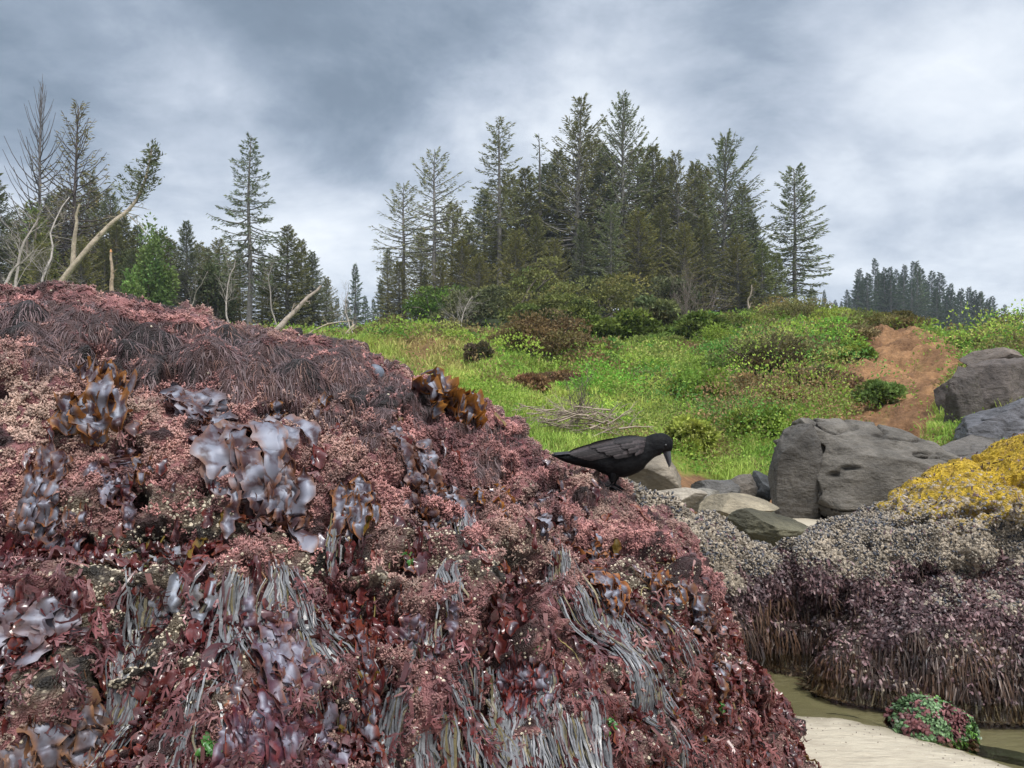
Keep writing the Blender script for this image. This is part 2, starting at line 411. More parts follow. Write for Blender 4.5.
def conifer_parts(seed, h, r, cb=.1, nb=220, droop=.25, ragged=.5, lean=(0, 0), up=.55, green=SPR, bark=GREYB, cards=24, narrow=.8, oneside=0, flat=0, csize=1., tip=.3, thick=1.):
    """returns (wood MB, foliage MB): tapered trunk with limbs, needle sprays along every limb"""
    g = np.random.default_rng(seed); wd = MB(); fo = MB()
    tt = np.linspace(0, 1, 14)
    wob = np.stack([fbm(np.stack([tt * 3, tt * 0 + seed, tt * 0], -1), 2, seed), fbm(np.stack([tt * 3, tt * 0 + seed, tt * 0 + 9], -1), 2, seed + 3)], -1) * .012 * h
    wob = wob - wob[0]
    tp = np.stack([wob[:, 0] + lean[0] * tt ** 1.3 * h, wob[:, 1] + lean[1] * tt * h, tt * h - .3], -1)
    r0 = (h * .0125 + .05) * thick
    tube(wd, tp, r0 * (1 - tt) ** .8 + .02, 7, bark)
    at = lambda s: np.array([np.interp(s, tt, tp[:, k]) for k in range(3)])
    az = g.uniform(0, 6.28)
    for b in range(nb):
        s = 1 - (1 - (b + .5) / nb) ** .85
        t_ = cb + (1 - cb) * (s * .985 + .01); u = (t_ - cb) / (1 - cb)
        az += 2.4 + g.uniform(-.5, .5)
        shp = (1 - u) ** narrow * (.5 + .5 * min(1, u / .22)) + .035
        L = r * shp * (1 - ragged * g.random() ** 1.3) * (1.25 if g.random() < .06 * ragged * 2 else 1)
        if oneside: L *= 1 + oneside * math.cos(az)
        if L < .12: L = .12
        e = lerp(-R(12), R(50) * up * 1.6, u ** 1.2) + g.normal() * .12
        if flat: e *= 1 - flat
        ss = np.linspace(0, 1, 6)
        dh = np.array([math.cos(az), math.sin(az), 0]); side = np.array([-dh[1], dh[0], 0])
        bend = g.normal() * .15
        path = at(t_) + (dh * (ss * L * math.cos(e))[:, None]) + side * (bend * L * ss ** 2)[:, None]
        path[:, 2] += ss * L * math.sin(e) - droop * L * ss * (1 - ss * .75) * (1 - u) + tip * .35 * L * ss ** 3
        tube(wd, path, (L * .016 + .018) * (1 - ss * .7), 3, bark * g.uniform(.7, 1.1))
        m = int(cards * 1.7 * (.35 + L / r)) if cards else 0
        if not m: continue
        sv = g.uniform(.12, 1.02, m) ** .8
        ctr = np.stack([np.interp(sv, ss, path[:, k]) for k in range(3)], -1)
        wmax = (.30 * L * (1.05 - sv) + .12)
        lat = g.uniform(-1, 1, m)
        base = ctr + side * (lat * wmax * .7)[:, None] + np.array([0, 0, 1]) * (g.normal(size=m) * .06 - abs(lat) * wmax * .22)[:, None]
        dr = nrm(dh * g.uniform(.5, 1.1, m)[:, None] + side * (lat * .8)[:, None] + np.array([0, 0, 1]) * (g.normal(-.12, .22, m) + .5 * (u > .6) * (sv > .6))[:, None] + g.normal(size=(m, 3)) * .12)
        sd = nrm(np.cross(dr, np.array([0, 0, 1.]) + g.normal(size=(m, 3)) * .8))
        c = green * g.uniform(.65, 1.35, (m, 1)) * np.array([1, 1, 1.]) * (1 + .25 * (sv[:, None] - .5))
        br = g.random(m) < .07; c[br] = c[br] * np.array([1.5, 1.25, 1.15])
        rhombs(fo, base, dr, sd, g.uniform(.22, .48, m) * csize, g.uniform(.030, .062, m) * csize, c)
    return wd, fo

PROTO = {}
def plant_tree(kind, px, D, top, label, group='spruce trees in the wood behind the grassy bank', name='spruce_tree', cat='tree', rot=None, zoff=0, wide=1.):
    """stand a tree at bearing px, distance D, so that its top reaches picture height top"""
    base = hill_pt(px, D); base[2] += zoff
    zt = EYE + (384 - top) / F * D; hh = zt - base[2]
    wd, cr, h0 = PROTO[kind]
    root = empty(name, base); s = hh / h0; root.scale = (s * wide, s * wide, s); root.rotation_euler.z = rot if rot is not None else rnd.uniform(0, 6.28)
    tag(root, label, cat, group)
    for ob in (wd, cr):
        if ob is None: continue
        if ob.parent is None: o = ob
        else: o = ob.copy(); COL.objects.link(o)
        o.parent = root
    return root
def proto(kind, **kw):
    wd, fo = conifer_parts(**kw)
    a = wd.build('trunk', M_BARK, smooth=True); b = fo.build('crown', M_NEEDLE) if fo.V else None
    PROTO[kind] = (a, b, kw['h'] - .3)

proto('dense1', seed=1, h=18, r=5.55, cb=.06, nb=300, ragged=.45, cards=43, narrow=.75)
proto('dense2', seed=2, h=18, r=4.80, cb=.05, nb=280, ragged=.55, cards=43, narrow=.65, green=SPR * np.array([1.25, 1.1, .9]))
proto('dense3', seed=3, h=16, r=5.85, cb=.04, nb=270, ragged=.6, cards=40, narrow=.6, green=SPR * np.array([1.5, 1.25, .85]), lean=(.02, 0))
proto('ragged1', seed=4, h=20, r=5.85, cb=.12, nb=170, ragged=.75, cards=43, narrow=.6, up=.7, droop=.1, green=SPR * np.array([1.4, 1.2, 1.1]), lean=(.02, 0))
proto('ragged2', seed=5, h=20, r=6.60, cb=.15, nb=160, ragged=.6, cards=46, narrow=.5, up=.85, droop=.05, green=SPR * 1.25)
proto('narrow1', seed=6, h=20, r=3.45, cb=.32, nb=120, ragged=.7, cards=31, narrow=.45, up=.35, droop=.15, green=SPR * np.array([1.5, 1.35, 1.3]))
proto('sparse1', seed=7, h=18, r=5.40, cb=.36, nb=85, ragged=.65, cards=31, narrow=.55, up=.6, droop=.0, green=SPR * np.array([1.8, 1.6, 1.7]), oneside=-.15)
proto('lone', seed=8, h=20, r=6.00, cb=.26, nb=120, ragged=.5, cards=43, narrow=.85, up=.2, droop=.25, green=SPR * np.array([1.1, 1.15, 1.3]))
proto('lone2', seed=9, h=17, r=4.3, cb=.20, nb=150, ragged=.55, cards=43, narrow=.45, up=.45, droop=.1, green=SPR * 1.35)
proto('dead1', seed=10, thick=.6, h=20, r=4.4, cb=.16, nb=120, ragged=.5, cards=0, narrow=.6, up=1.1, droop=.3, bark=np.array([.13, .12, .12]), tip=1.6)
proto('dead2', seed=12, thick=.7, h=18, r=4.50, cb=.25, nb=110, ragged=.5, cards=13, narrow=.6, up=.9, droop=.1, bark=np.array([.11, .09, .085]), green=SPR * np.array([1.6, 1.2, 1.2]), lean=(.06, 0), tip=.9)
proto('small1', seed=13, h=9, r=3.60, cb=.02, nb=170, ragged=.4, cards=37, narrow=.8, green=SPR * np.array([1.3, 1.3, .9]), csize=.8)
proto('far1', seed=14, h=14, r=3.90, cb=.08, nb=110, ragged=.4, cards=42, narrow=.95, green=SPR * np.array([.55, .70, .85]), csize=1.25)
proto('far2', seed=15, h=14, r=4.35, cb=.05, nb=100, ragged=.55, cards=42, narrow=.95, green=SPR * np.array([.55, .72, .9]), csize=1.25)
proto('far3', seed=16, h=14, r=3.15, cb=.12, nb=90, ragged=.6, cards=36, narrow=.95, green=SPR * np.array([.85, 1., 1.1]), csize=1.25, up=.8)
proto('spike', seed=17, h=17, r=1.95, cb=.3, nb=60, ragged=.6, cards=7, narrow=.5, up=.4, droop=.1, green=SPR, bark=np.array([.12, .11, .10]))

GC = 'spruce trees in the wood behind the grassy bank'; GL = 'trees of the left-hand wood'
# named trees of the middle wood
plant_tree('sparse1', 405, 66, 186, 'thin spruce with long ragged left branches at the left end of the middle wood', GC, wide=1.15)
plant_tree('sparse1', 436, 62, 153, 'sparse spruce with a pale bare lower trunk at the left of the middle wood', GC, rot=2.)
plant_tree('narrow1', 499, 64, 119, 'narrow ragged spruce with small top tuft left of the tallest spruces', GC)
plant_tree('spike', 540, 74, 134, 'nearly bare dead spike poking up left of the two tallest spruces', GC, name='dead_tree')
plant_tree('ragged1', 576, 70, 97, 'tallest spruce with a ragged forked tip, left one of the two high crowns', GC)
plant_tree('ragged2', 624, 70, 100, 'tall spruce with a broad rounded ragged top, right one of the two high crowns', GC, wide=.85)
plant_tree('ragged2', 724, 68, 139, 'broad spruce with upswept bare tips near the right end of the middle wood', GC, rot=1.2, wide=1.05)
plant_tree('lone2', 796, 66, 168, 'lone slender spruce with open branches standing right of the middle wood', GC)
plant_tree('lone2', 611, 58, 205, 'olive spruce with a bare grey lower trunk in front of the middle wood', GC, wide=.9)
plant_tree('lone', 249, 50, 133, 'tall lone spruce with drooping branches and a grey trunk, left of the middle wood', GL, rot=.4, wide=.92)
plant_tree('dead1', 42, 52, 84, 'tall dead tree with bare upswept branches over the left wood', GL, name='dead_tree', rot=.3)
plant_tree('dead2', 68, 54, 107, 'thinly needled dying spruce right of the tall bare dead tree', GL, rot=5.8)
plant_tree('dense1', -8, 52, 168, 'dark spruce cut by the left edge of the picture', GL)
# the packed crowd of the middle wood: nothing singles these out
LD = 'dark spruce crowded in the middle of the wood behind the grassy bank'
for k, (px, D, top, kd) in enumerate([(388, 72, 250, 'dense2'), (420, 76, 232, 'dense3'), (452, 74, 205, 'dense3'), (470, 70, 222, 'dense2'), (484, 78, 190, 'dense1'), (512, 76, 178, 'dense3'), (527, 72, 168, 'dense2'),
        (548, 78, 165, 'dense1'), (560, 74, 150, 'dense2'), (590, 76, 140, 'dense3'), (604, 72, 150, 'dense1'), (640, 76, 150, 'dense3'), (655, 72, 146, 'dense2'), (668, 78, 160, 'dense1'), (680, 70, 152, 'ragged1'),
        (693, 74, 163, 'dense2'), (706, 78, 170, 'dense3'), (740, 74, 185, 'dense2'), (752, 70, 215, 'dense1'),
        (440, 60, 262, 'dense3'), (462, 62, 240, 'dense3'), (515, 60, 232, 'dense3'), (535, 62, 215, 'dense2'), (556, 60, 240, 'dense3'), (582, 61, 222, 'dense1'), (640, 60, 212, 'dense3'), (662, 62, 205, 'dense2'),
        (400, 62, 262, 'dense3'), (425, 60, 270, 'dense2'), (478, 60, 255, 'dense3'), (500, 66, 225, 'dense3'), (684, 60, 225, 'dense3'), (704, 61, 214, 'dense2'), (738, 60, 236, 'dense3')]):
    plant_tree(kd, px, D, top, LD, 'dark spruces packed in the middle wood', wide=rnd.uniform(.9, 1.25))
for px, D, top, lb in ((762, 60, 243, 'small pointed spruce, left one of the pair below the lone slender spruce'), (776, 61, 254, 'small pointed spruce, right one of the pair below the lone slender spruce'),
                       (812, 90, 288, 'low distant spruce just right of the lone slender spruce')):
    plant_tree('small1', px, D, top, lb, GC, wide=.9)
# left wood
LL = 'dark spruce crowded in the wood above the left of the seaweed rock'
for px, D, top, kd in [(12, 60, 222, 'dense3'), (28, 56, 205, 'dense3'), (52, 62, 196, 'dense1'), (66, 56, 190, 'dense3'), (84, 60, 172, 'ragged1'), (98, 62, 190, 'ragged1'), (112, 60, 196, 'ragged2'), (124, 58, 214, 'dense2'),
        (138, 60, 226, 'dense1'), (104, 52, 240, 'dense2'), (80, 50, 238, 'dense3'), (40, 48, 245, 'dense3'), (132, 52, 250, 'dense1'), (208, 58, 248, 'dense2'), (220, 62, 240, 'dense3'), (228, 56, 262, 'dense3'), (262, 60, 258, 'dense2'),
        (300, 56, 240, 'dense2'), (272, 54, 262, 'dense3'), (158, 60, 234, 'dense3'), (172, 58, 240, 'dense2'), (198, 60, 244, 'dense3'), (240, 60, 250, 'dense2'), (146, 58, 248, 'dense3'), (118, 56, 226, 'dense2'), (20, 52, 236, 'dense2'), (326, 58, 278, 'dense3')]:
    plant_tree(kd, px, D, top, LL, 'dark spruces packed in the left wood', wide=rnd.uniform(.9, 1.3))
plant_tree('dense1', 187, 55, 222, 'pointed dark spruce midway between the light green tree and the tall lone spruce', GL, wide=.95)
plant_tree('dense2', 288, 52, 226, 'broad dark spruce just right of the tall lone spruce', GL, wide=1.3)
plant_tree('dense1', 312, 54, 252, 'sloping dark spruce at the right end of the left wood', GL, wide=1.1)
plant_tree('far3', 355, 110, 264, 'small pale distant spruce in the gap between the two woods, left one', GL)
plant_tree('far3', 381, 115, 280, 'small pale distant spruce in the gap between the two woods, right one', GL)
# far wood on the right ridge
LF = 'hazy distant spruce in the wood on the far right ridge'
top_x = [812, 824, 838, 850, 862, 880, 900, 920, 945, 965, 985, 1000, 1012, 1024, 1060]; top_y = [300, 296, 294, 285, 272, 264, 262, 268, 284, 290, 296, 306, 318, 330, 345]
for k in range(78):
    px = lerp(816, 1085, (k + .5) / 78) + rnd.uniform(-3, 3); D = rnd.uniform(170, 215)
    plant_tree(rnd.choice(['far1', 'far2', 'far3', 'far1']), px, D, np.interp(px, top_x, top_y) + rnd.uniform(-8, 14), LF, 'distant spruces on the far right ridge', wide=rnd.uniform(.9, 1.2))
for k in range(9):
    px = 330 + 9 * k + rnd.uniform(-3, 3)
    plant_tree(rnd.choice(['far1', 'far2']), px, rnd.uniform(120, 150), rnd.uniform(292, 306), 'hazy low spruce far back in the gap between the two woods', 'distant spruces in the gap between the woods')

# ---- leafy bushes
def leaf_mass(g, centre, rad, n, size, green, mb, lumps=14, flat=.6, tiers=False, wind=0, vary=.35, bias=.9):
    """leaf faces in clumps over a dome; the outline stays uneven and open"""
    k = lumps; a = g.uniform(0, 6.28, k); rr = np.sqrt(g.random(k)) * .85
    cz = np.sqrt(np.clip(1 - rr ** 2, 0, 1)) * g.uniform(.35, 1, k)
    cc = np.stack([np.cos(a) * rr, np.sin(a) * rr, cz], -1)
    lr = g.uniform(.22, .46, k)
    lc = green * g.uniform(1 - vary, 1 + vary, (k, 1)) * (1 + g.normal(size=(k, 3)) * .06)
    j = g.integers(0, k, n); d = nrm(g.normal(size=(n, 3)) + np.array([0, 0, .5]))
    p = cc[j] + d * (lr[j] * g.uniform(.6, 1.05, n))[:, None] * np.array([1, 1, flat])
    p[:, 0] += wind * np.clip(p[:, 2], 0, 1); p[:, 2] = np.abs(p[:, 2])
    base = centre + p * rad
    dr = nrm(d * .8 + g.normal(size=(n, 3)) * .6 + np.array([0, 0, .15])); sd = nrm(np.cross(dr, d * .4 + g.normal(size=(n, 3)) * .6))
    c = lc[j] * g.uniform(.7, 1.3, (n, 1))
    rhombs(mb, base, dr, sd, size * g.uniform(.7, 1.4, n), size * .28 * g.uniform(.7, 1.3, n), c)
    return base

def bush(name, px, D, wpx, top, label, green, n=2600, size=.10, cat='bush', group=None, lumps=16, flat=.6, wind=0, deep=.8, sticks=8, stick=(.13, .11, .09), base_py=None, seed=None, leafm=None):
    g = np.random.default_rng(seed if seed is not None else int(px * 7 + D))
    if base_py is not None and base_py >= 341:      # stand it where the slope shows that height
        Dc = np.linspace(9, 46, 300); pz = 384 - (hill_z((px - 512) / F * Dc, Dc) - EYE) / Dc * F; k_ = np.where(pz <= base_py - 2)[0]
        if len(k_): D = float(Dc[k_[0]])
    b = hill_pt(px, D); b[2] -= .05
    zt = EYE + (384 - top) / F * D; H = zt - b[2]; rx = wpx / F * D / 2
    root = empty(name, b); tag(root, label, cat, group)
    mb = MB(); rad = np.array([rx, rx * deep, H * .98])
    leaves = leaf_mass(g, np.zeros(3), rad, n, size, np.array(green), mb, lumps, flat, wind=wind)
    mb.build('foliage', leafm or M_LEAF, root)
    st = MB()
    for k in range(sticks):
        e = leaves[g.integers(0, len(leaves))]; s = np.linspace(0, 1, 6)[:, None]
        s0 = np.array([g.normal() * rx * .15, g.normal() * rx * .15, -.1])
        pth = s0 * (1 - s) + e * s + np.array([0, 0, 1]) * np.sin(s * 3.14) * .12 * H + fbm(np.concatenate([s * 3, s * 0 + k, s * 0], 1), 2, k)[:, None] * .12 * rx
        tube(st, pth, lerp(.05, .012, s[:, 0]) * max(.5, H / 2), 4, np.array(stick) * g.uniform(.7, 1.3))
    st.build('stem', M_BARK, root)
    return root

OLV = (.17, .18, .055); OLD = (.11, .12, .05); SAL = (.20, .28, .05); YGR = (.32, .36, .07); BRN = (.22, .13, .075); GRN = (.17, .24, .07)
GW = 'windswept bushes in front of the middle wood'
for px, D, wp, top, bp, gr, lb in [
    (520, 52, 90, 256, 320, OLV, 'olive windswept bush highest in the thicket left of the bare-trunked olive spruce'),
    (585, 47, 120, 270, 335, OLV, 'wide olive windswept bush at the centre of the thicket below the spruces'),
    (545, 43, 100, 296, 335, (.10, .12, .03), 'low layered olive bush just above the brown rounded bush'),
    (640, 43, 70, 300, 345, OLD, 'dark green bush at the right foot of the wide windswept thicket'),
    (610, 40, 80, 312, 345, (.11, .15, .03), 'low green bush at the foot of the windswept thicket, above the grass'),
    (668, 50, 60, 276, 330, (.09, .10, .04), 'dull green bush left of the bare grey bush'),
    (690, 40, 66, 315, 342, (.11, .15, .03), 'flat green bush below the bare grey bush'),
    (470, 50, 70, 285, 335, OLD, 'dark bush under the bare pale trunk at the left of the thicket'),
    (440, 52, 80, 282, 335, (.10, .16, .03), 'bright green bush behind the pale bare trunk at the left of the thicket')]:
    bush('windswept_bush', px, D, wp, top, lb, gr, n=5200, size=.20, group=GW, lumps=26, flat=.38, wind=.25, base_py=bp, sticks=10, leafm=M_NEEDLE)
for px, D, wp, top, lb, gr, n_ in [(150, 50, 50, 236, 'light green leafy tree beside the leaning pale trunk', (.16, .23, .07), 6500), (128, 54, 40, 262, 'dull green leafy tree behind the snapped orange-topped stub', (.09, .13, .045), 3200),
                              (215, 54, 40, 268, 'grey green leafy tree left of the tall lone spruce trunk', (.09, .11, .05), 3000), (35, 50, 50, 226, 'yellow-tinged leafy tree under the tall bare dead tree', (.14, .16, .05), 3600)]:
    bush('leafy_tree', px, D, wp, top, lb, gr, n=n_, size=.24, cat='tree', group=GL, lumps=30, flat=.8, sticks=12)
bush('brown_bush', 543, 27, 104, 317, 'rounded brown-topped bush on the grass below the thicket', (.17, .125, .06), n=9000, size=.09, lumps=40, flat=.5, base_py=368, sticks=14)
bush('brown_bush', 479, 27, 26, 342, 'small round dark bush left of the rounded brown-topped bush', (.10, .09, .05), n=2200, size=.08, lumps=12, flat=.7, base_py=366)
bush('crest_bush', 897, 29, 62, 313, 'low brown-green bush on the bare crest of the slump at the right', (.17, .15, .05), n=4200, size=.09, lumps=24, flat=.6)
bush('thorny_bush', 768, 20, 80, 326, 'large dark open bush with visible branches on the slope above the big grey boulder', (.10, .085, .04), n=3000, size=.085, lumps=30, flat=.35, base_py=392, sticks=70, stick=(.10, .075, .06))
for px, D, wp, top, gr, lb in [(700, 16, 70, 372, SAL, 'bright salal bush left of the large dark open bush'), (838, 17, 50, 378, BRN, 'reddish brown bush above the left shoulder of the big grey boulder'),
        (812, 24, 60, 345, (.12, .10, .06), 'greyish twiggy bush right of the large dark open bush'), (722, 28, 60, 345, SAL, 'green bush on the upper slope below the right end of the wood'),
        (830, 30, 60, 322, YGR, 'yellow-green bush on the crest right of the large dark open bush'), (560, 17, 60, 388, BRN, 'rusty brown bush in the grass above the twig pile'),
        (527, 15, 44, 396, (.20, .12, .06), 'small rusty bush left of the rusty brown bush above the twig pile'), (760, 12.5, 70, 412, SAL, 'leafy green bush right above the top left corner of the big grey boulder'),
        (690, 11, 44, 425, YGR, 'dry yellow-green bush on the slope right above the crow'), (852, 21, 40, 352, SAL, 'green bush just left of the orange slump'),
        (788, 15, 40, 396, (.20, .13, .05), 'golden brown bush over the middle of the big grey boulder'), (880, 14.5, 40, 400, GRN, 'low green bush on the orange slump above the boulder pile'),
        (745, 33, 70, 330, OLV, 'olive bush on the crest directly below the small pointed spruces'), (792, 33, 76, 320, (.20, .19, .07), 'broad olive-brown bush on the crest below the lone slender spruce'),
        (856, 31, 56, 322, (.19, .22, .06), 'olive green bush on the crest next to the bare top of the slump'), (796, 22, 84, 350, (.19, .17, .07), 'wide brownish olive bush in the middle of the right-hand slope'),
        (736, 22, 70, 360, (.15, .20, .06), 'dull green bush left of the large dark open bush, higher up'), (848, 24, 56, 345, (.20, .17, .075), 'tawny bush on the slope left of the top of the slump'),
        (812, 17, 60, 372, (.17, .15, .07), 'dark tawny bush high above the middle of the big grey boulder'), (655, 30, 60, 350, (.18, .24, .06), 'green bush at the left foot of the flat green bush below the wood'),
        (600, 22, 56, 370, (.17, .25, .06), 'fresh green bush right of the rounded brown-topped bush'), (970, 20, 50, 352, (.17, .19, .06), 'low green bush above the capping boulder at the right'),
        (745, 17, 60, 385, (.24, .16, .08), 'rusty tawny bush below the large dark open bush')]:
    hp = hill_pt(px, D); top = min(top - 6, 384 - (hp[2] - EYE) / D * F - rnd.uniform(14, 24) * (1.1 if D > 20 else .8))
    bush('low_bush', px, D, wp, top, lb, gr, n=4200, size=.085, lumps=30, flat=.55, group='low bushes on the grassy slope')

# ---- bare wood: leaning trunk, snags, logs, bare twiggy trees, twig pile
def branchy(name, base, tip, r0, nbr, blen, label, cat, col, seed, parent=None, upw=.5, sub=3, curve=.1, spread=1., group=None, start=.25, snap=None):
    g = np.random.default_rng(seed); base = np.array(base, float); tip = np.array(tip, float); root = empty(name, base); tag(root, label, cat, group)
    tr = MB(); L = np.linalg.norm(tip - base); s = np.linspace(0, 1, 12)[:, None]
    ax = nrm(tip - base); off = nrm(np.cross(ax, [0, 1, .01]))
    path = (tip - base) * s + off * (np.sin(s * 3.14) * curve * L) + randp(g, s, L * .015)
    tube(tr, path, r0 * lerp(1, .35, s[:, 0]), 8, np.array(col) * g.uniform(.8, 1.2, (12 * 8, 1)), jit=.08)
    if snap is not None: tube(tr, np.stack([path[-1], path[-1] + ax * L * .05]), [r0 * .42, r0 * .1], 6, snap)
    tr.build('trunk', M_WOOD, root, smooth=True)
    br = MB()
    for k in range(nbr):
        q = g.uniform(start, 1); b = np.array([np.interp(q, s[:, 0], path[:, i]) for i in range(3)])
        d = nrm(nrm(g.normal(size=3)) * spread + ax * .5 + np.array([0, 0, upw])); l = blen * g.uniform(.4, 1) * (1.15 - q * .6)
        grow(br, g, b, d, l, r0 * .3 * (1.2 - q * .7), sub, np.array(col), upw)
    if nbr: br.build('branches', M_WOOD, root)
    return root
def randp(g, s, a): return np.cumsum(g.normal(size=(len(s), 3)), 0) * a * np.sqrt(s)
def grow(br, g, b, d, l, r, sub, col, upw):
    s = np.linspace(0, 1, 5)[:, None]; bend = nrm(g.normal(size=3) + np.array([0, 0, upw])) * l * .3
    p = b + d * l * s + bend * s ** 2 + g.normal(size=(5, 3)) * l * .03 * s
    tube(br, p, r * (1 - s[:, 0] * .75), 4, col * g.uniform(.75, 1.2))
    if sub > 0:
        for m in range(3 if sub > 1 else 4):
            q = g.uniform(.25, .95); c = p[0] + d * l * q + bend * q * q
            grow(br, g, c, nrm(d + nrm(g.normal(size=3)) * .8 + np.array([0, 0, upw * .3])), l * g.uniform(.35, .6), r * .5, sub - 1, col, upw)

PALE = (.36, .30, .23); GRY = (.27, .24, .215)
# pale leaning trunk that carries a living crown at its end
root = empty('leaning_tree', P(45, 306, 30)); tag(root, 'spruce on a long pale bare trunk leaning right over the left of the rock', 'tree')
pts = [P(42, 310, 30), P(62, 280, 30), P(85, 252, 30.2), P(100, 236, 30.5), P(112, 224, 30.6), P(124, 216, 30.8), P(134, 204, 31), P(142, 186, 31), P(147, 165, 31), P(149, 150, 31)]
t_ = MB(); pp = np.array(pts) - pts[0]; u_ = np.linspace(0, 1, 34); pp = np.stack([np.interp(u_, np.linspace(0, 1, 10), pp[:, k]) for k in range(3)], -1)
pp[1:-1] = (pp[:-2] + pp[1:-1] * 2 + pp[2:]) / 4; pp[1:-1] = (pp[:-2] + pp[1:-1] * 2 + pp[2:]) / 4
tube(t_, pp, lerp(.135, .035, u_ ** .8), 9, np.array(PALE) * RG.uniform(.75, 1.2, (34 * 9, 1)), jit=.1); 
g = np.random.default_rng(5)
for k in range(9): grow(t_, g, pp[g.integers(6, 22)], nrm(np.array([.4, 0, -.2]) + g.normal(size=3) * .7), g.uniform(.3, 1.1), .022, 1, np.array(PALE), .1)
t_.build('trunk', M_WOOD, root, smooth=True)
f_ = MB(); wd_ = MB()
for k in range(58):
    q = g.uniform(.62, 1); b = np.array([np.interp(q, u_, pp[:, i]) for i in range(3)]); az = g.uniform(0, 6.28)
    L = g.uniform(.25, .95) * (1.35 - .95 * (q - .62) / .38)
    if math.cos(az) < 0: L *= 1.15 * (1.2 if q < .8 else .9)
    d_ = nrm(np.array([math.cos(az), math.sin(az) * .8, .15 + .6 * g.random()])); s = np.linspace(0, 1, 5)[:, None]
    pth = b + d_ * L * s - np.array([0, 0, 1]) * .18 * L * np.sin(s * 3.14); tube(wd_, pth, .018 * (1 - .8 * s[:, 0]), 3, np.array(BROWNB))
    m = int(10 + 14 * L); sv = g.uniform(.15, 1, m); cc = b + d_ * (L * sv)[:, None] + g.normal(size=(m, 3)) * .06
    dr = nrm(d_ + g.normal(size=(m, 3)) * .55); sd = nrm(np.cross(dr, g.normal(size=(m, 3))))
    rhombs(f_, cc, dr, sd, g.uniform(.12, .26, m), g.uniform(.018, .036, m), SPR * np.array([1.0, .95, 1.05]) * g.uniform(.7, 1.4, (m, 1)))
wd_.build('branches', M_BARK, root); f_.build('crown', M_NEEDLE, root)

branchy('dead_tree', P(73, 268, 30.2), P(83, 207, 30), .11, 0, 1, 'short pale upright dead trunk rising from the leaning pale trunk', 'dead tree', PALE, 2, curve=.03)
branchy('snag', P(114, 312, 26), P(109, 254, 26), .10, 5, .3, 'snapped pale stub with an orange broken top above the rock', 'snag', (.34, .26, .19), 3, curve=.01, snap=(.55, .27, .12))
branchy('dead_tree', P(20, 320, 34), P(40, 215, 36), .09, 16, 2.4, 'crooked grey bare tree left of the leaning pale trunk', 'dead tree', GRY, 4, upw=.6)
branchy('dead_tree', P(0, 300, 32), P(38, 246, 33), .08, 8, 1.3, 'grey bare branch slanting up from the left edge', 'dead tree', GRY, 5, upw=.4)
branchy('dead_tree', P(48, 315, 33), P(56, 190, 40), .08, 18, 2.2, 'grey bare tree with tangled twigs behind the leaning pale trunk', 'dead tree', GRY, 6, upw=.4)
branchy('dead_tree', P(80, 325, 36), P(74, 262, 36), .05, 12, 1.5, 'thin grey bare tree under the leaning pale trunk', 'dead tree', GRY, 7, upw=.3)
branchy('dead_tree', P(-6, 240, 20), P(16, 310, 20), .05, 3, .5, 'thin black bare stick at the left edge above the rock', 'dead tree', (.05, .045, .04), 8, curve=-.06)
branchy('dead_tree', P(232, 335, 34), P(238, 262, 36), .05, 14, 1.8, 'pale forked bare tree left of the tall lone spruce trunk', 'dead tree', GRY, 9, upw=.7)
branchy('dead_tree', P(190, 335, 36), P(212, 270, 36), .04, 8, 1.2, 'thin pale slanting bare tree below the pointed dark spruce', 'dead tree', GRY, 10, upw=.7)
branchy('dead_tree', P(278, 330, 40), P(276, 262, 40), .05, 12, 1.2, 'thin pale bare tree right of the tall lone spruce trunk', 'dead tree', GRY, 11, upw=.5)
branchy('leaning_log', P(268, 340, 21), P(322, 283, 21.5), .10, 9, .35, 'pale dead log leaning up to the right above the rock', 'log', (.30, .25, .21), 12, curve=.015, upw=-.4)
branchy('fallen_branch', P(296, 345, 22), P(345, 322, 22), .035, 4, .5, 'thin pale fallen branch right of the leaning dead log', 'branch', PALE, 13, curve=.12)
branchy('stump', P(341, 345, 20), P(356, 325, 20.4), .08, 4, .35, 'short pale broken stump at the left end of the grass', 'stump', PALE, 14, curve=.02)
branchy('dead_tree', P(364, 345, 26), P(346, 290, 28), .035, 12, 1.2, 'thin pale bare tree in the gap between the two woods', 'dead tree', GRY, 15, upw=.7)
branchy('dead_tree', P(694, 338, 46), P(690, 292, 46), .07, 40, 2.8, 'grey leafless bush with fine twigs in front of the middle wood', 'bush', (.19, .155, .13), 16, upw=.9, sub=3, start=.02)
branchy('dead_tree', P(653, 342, 42), P(660, 312, 42), .04, 8, 1., 'small pale forked bare trunk right of the wide windswept thicket', 'dead tree', PALE, 17, upw=.9)
branchy('dead_tree', P(462, 338, 40), P(470, 300, 41), .05, 24, 1.9, 'grey bare shrub at the foot of the wood, left of the rounded brown bush', 'dead tree', GRY, 18, upw=.5, start=.05)
branchy('post', P(507, 366, 26), P(507, 351, 26), .05, 0, .3, 'little pale weathered stub on the grass under the rounded brown bush', 'stub', (.40, .36, .32), 19, curve=.01)
branchy('dead_tree', P(753, 322, 58), P(752, 283, 58), .12, 4, 1., 'pale bare trunk standing below the small pointed spruces', 'dead tree', PALE, 20, upw=.7)
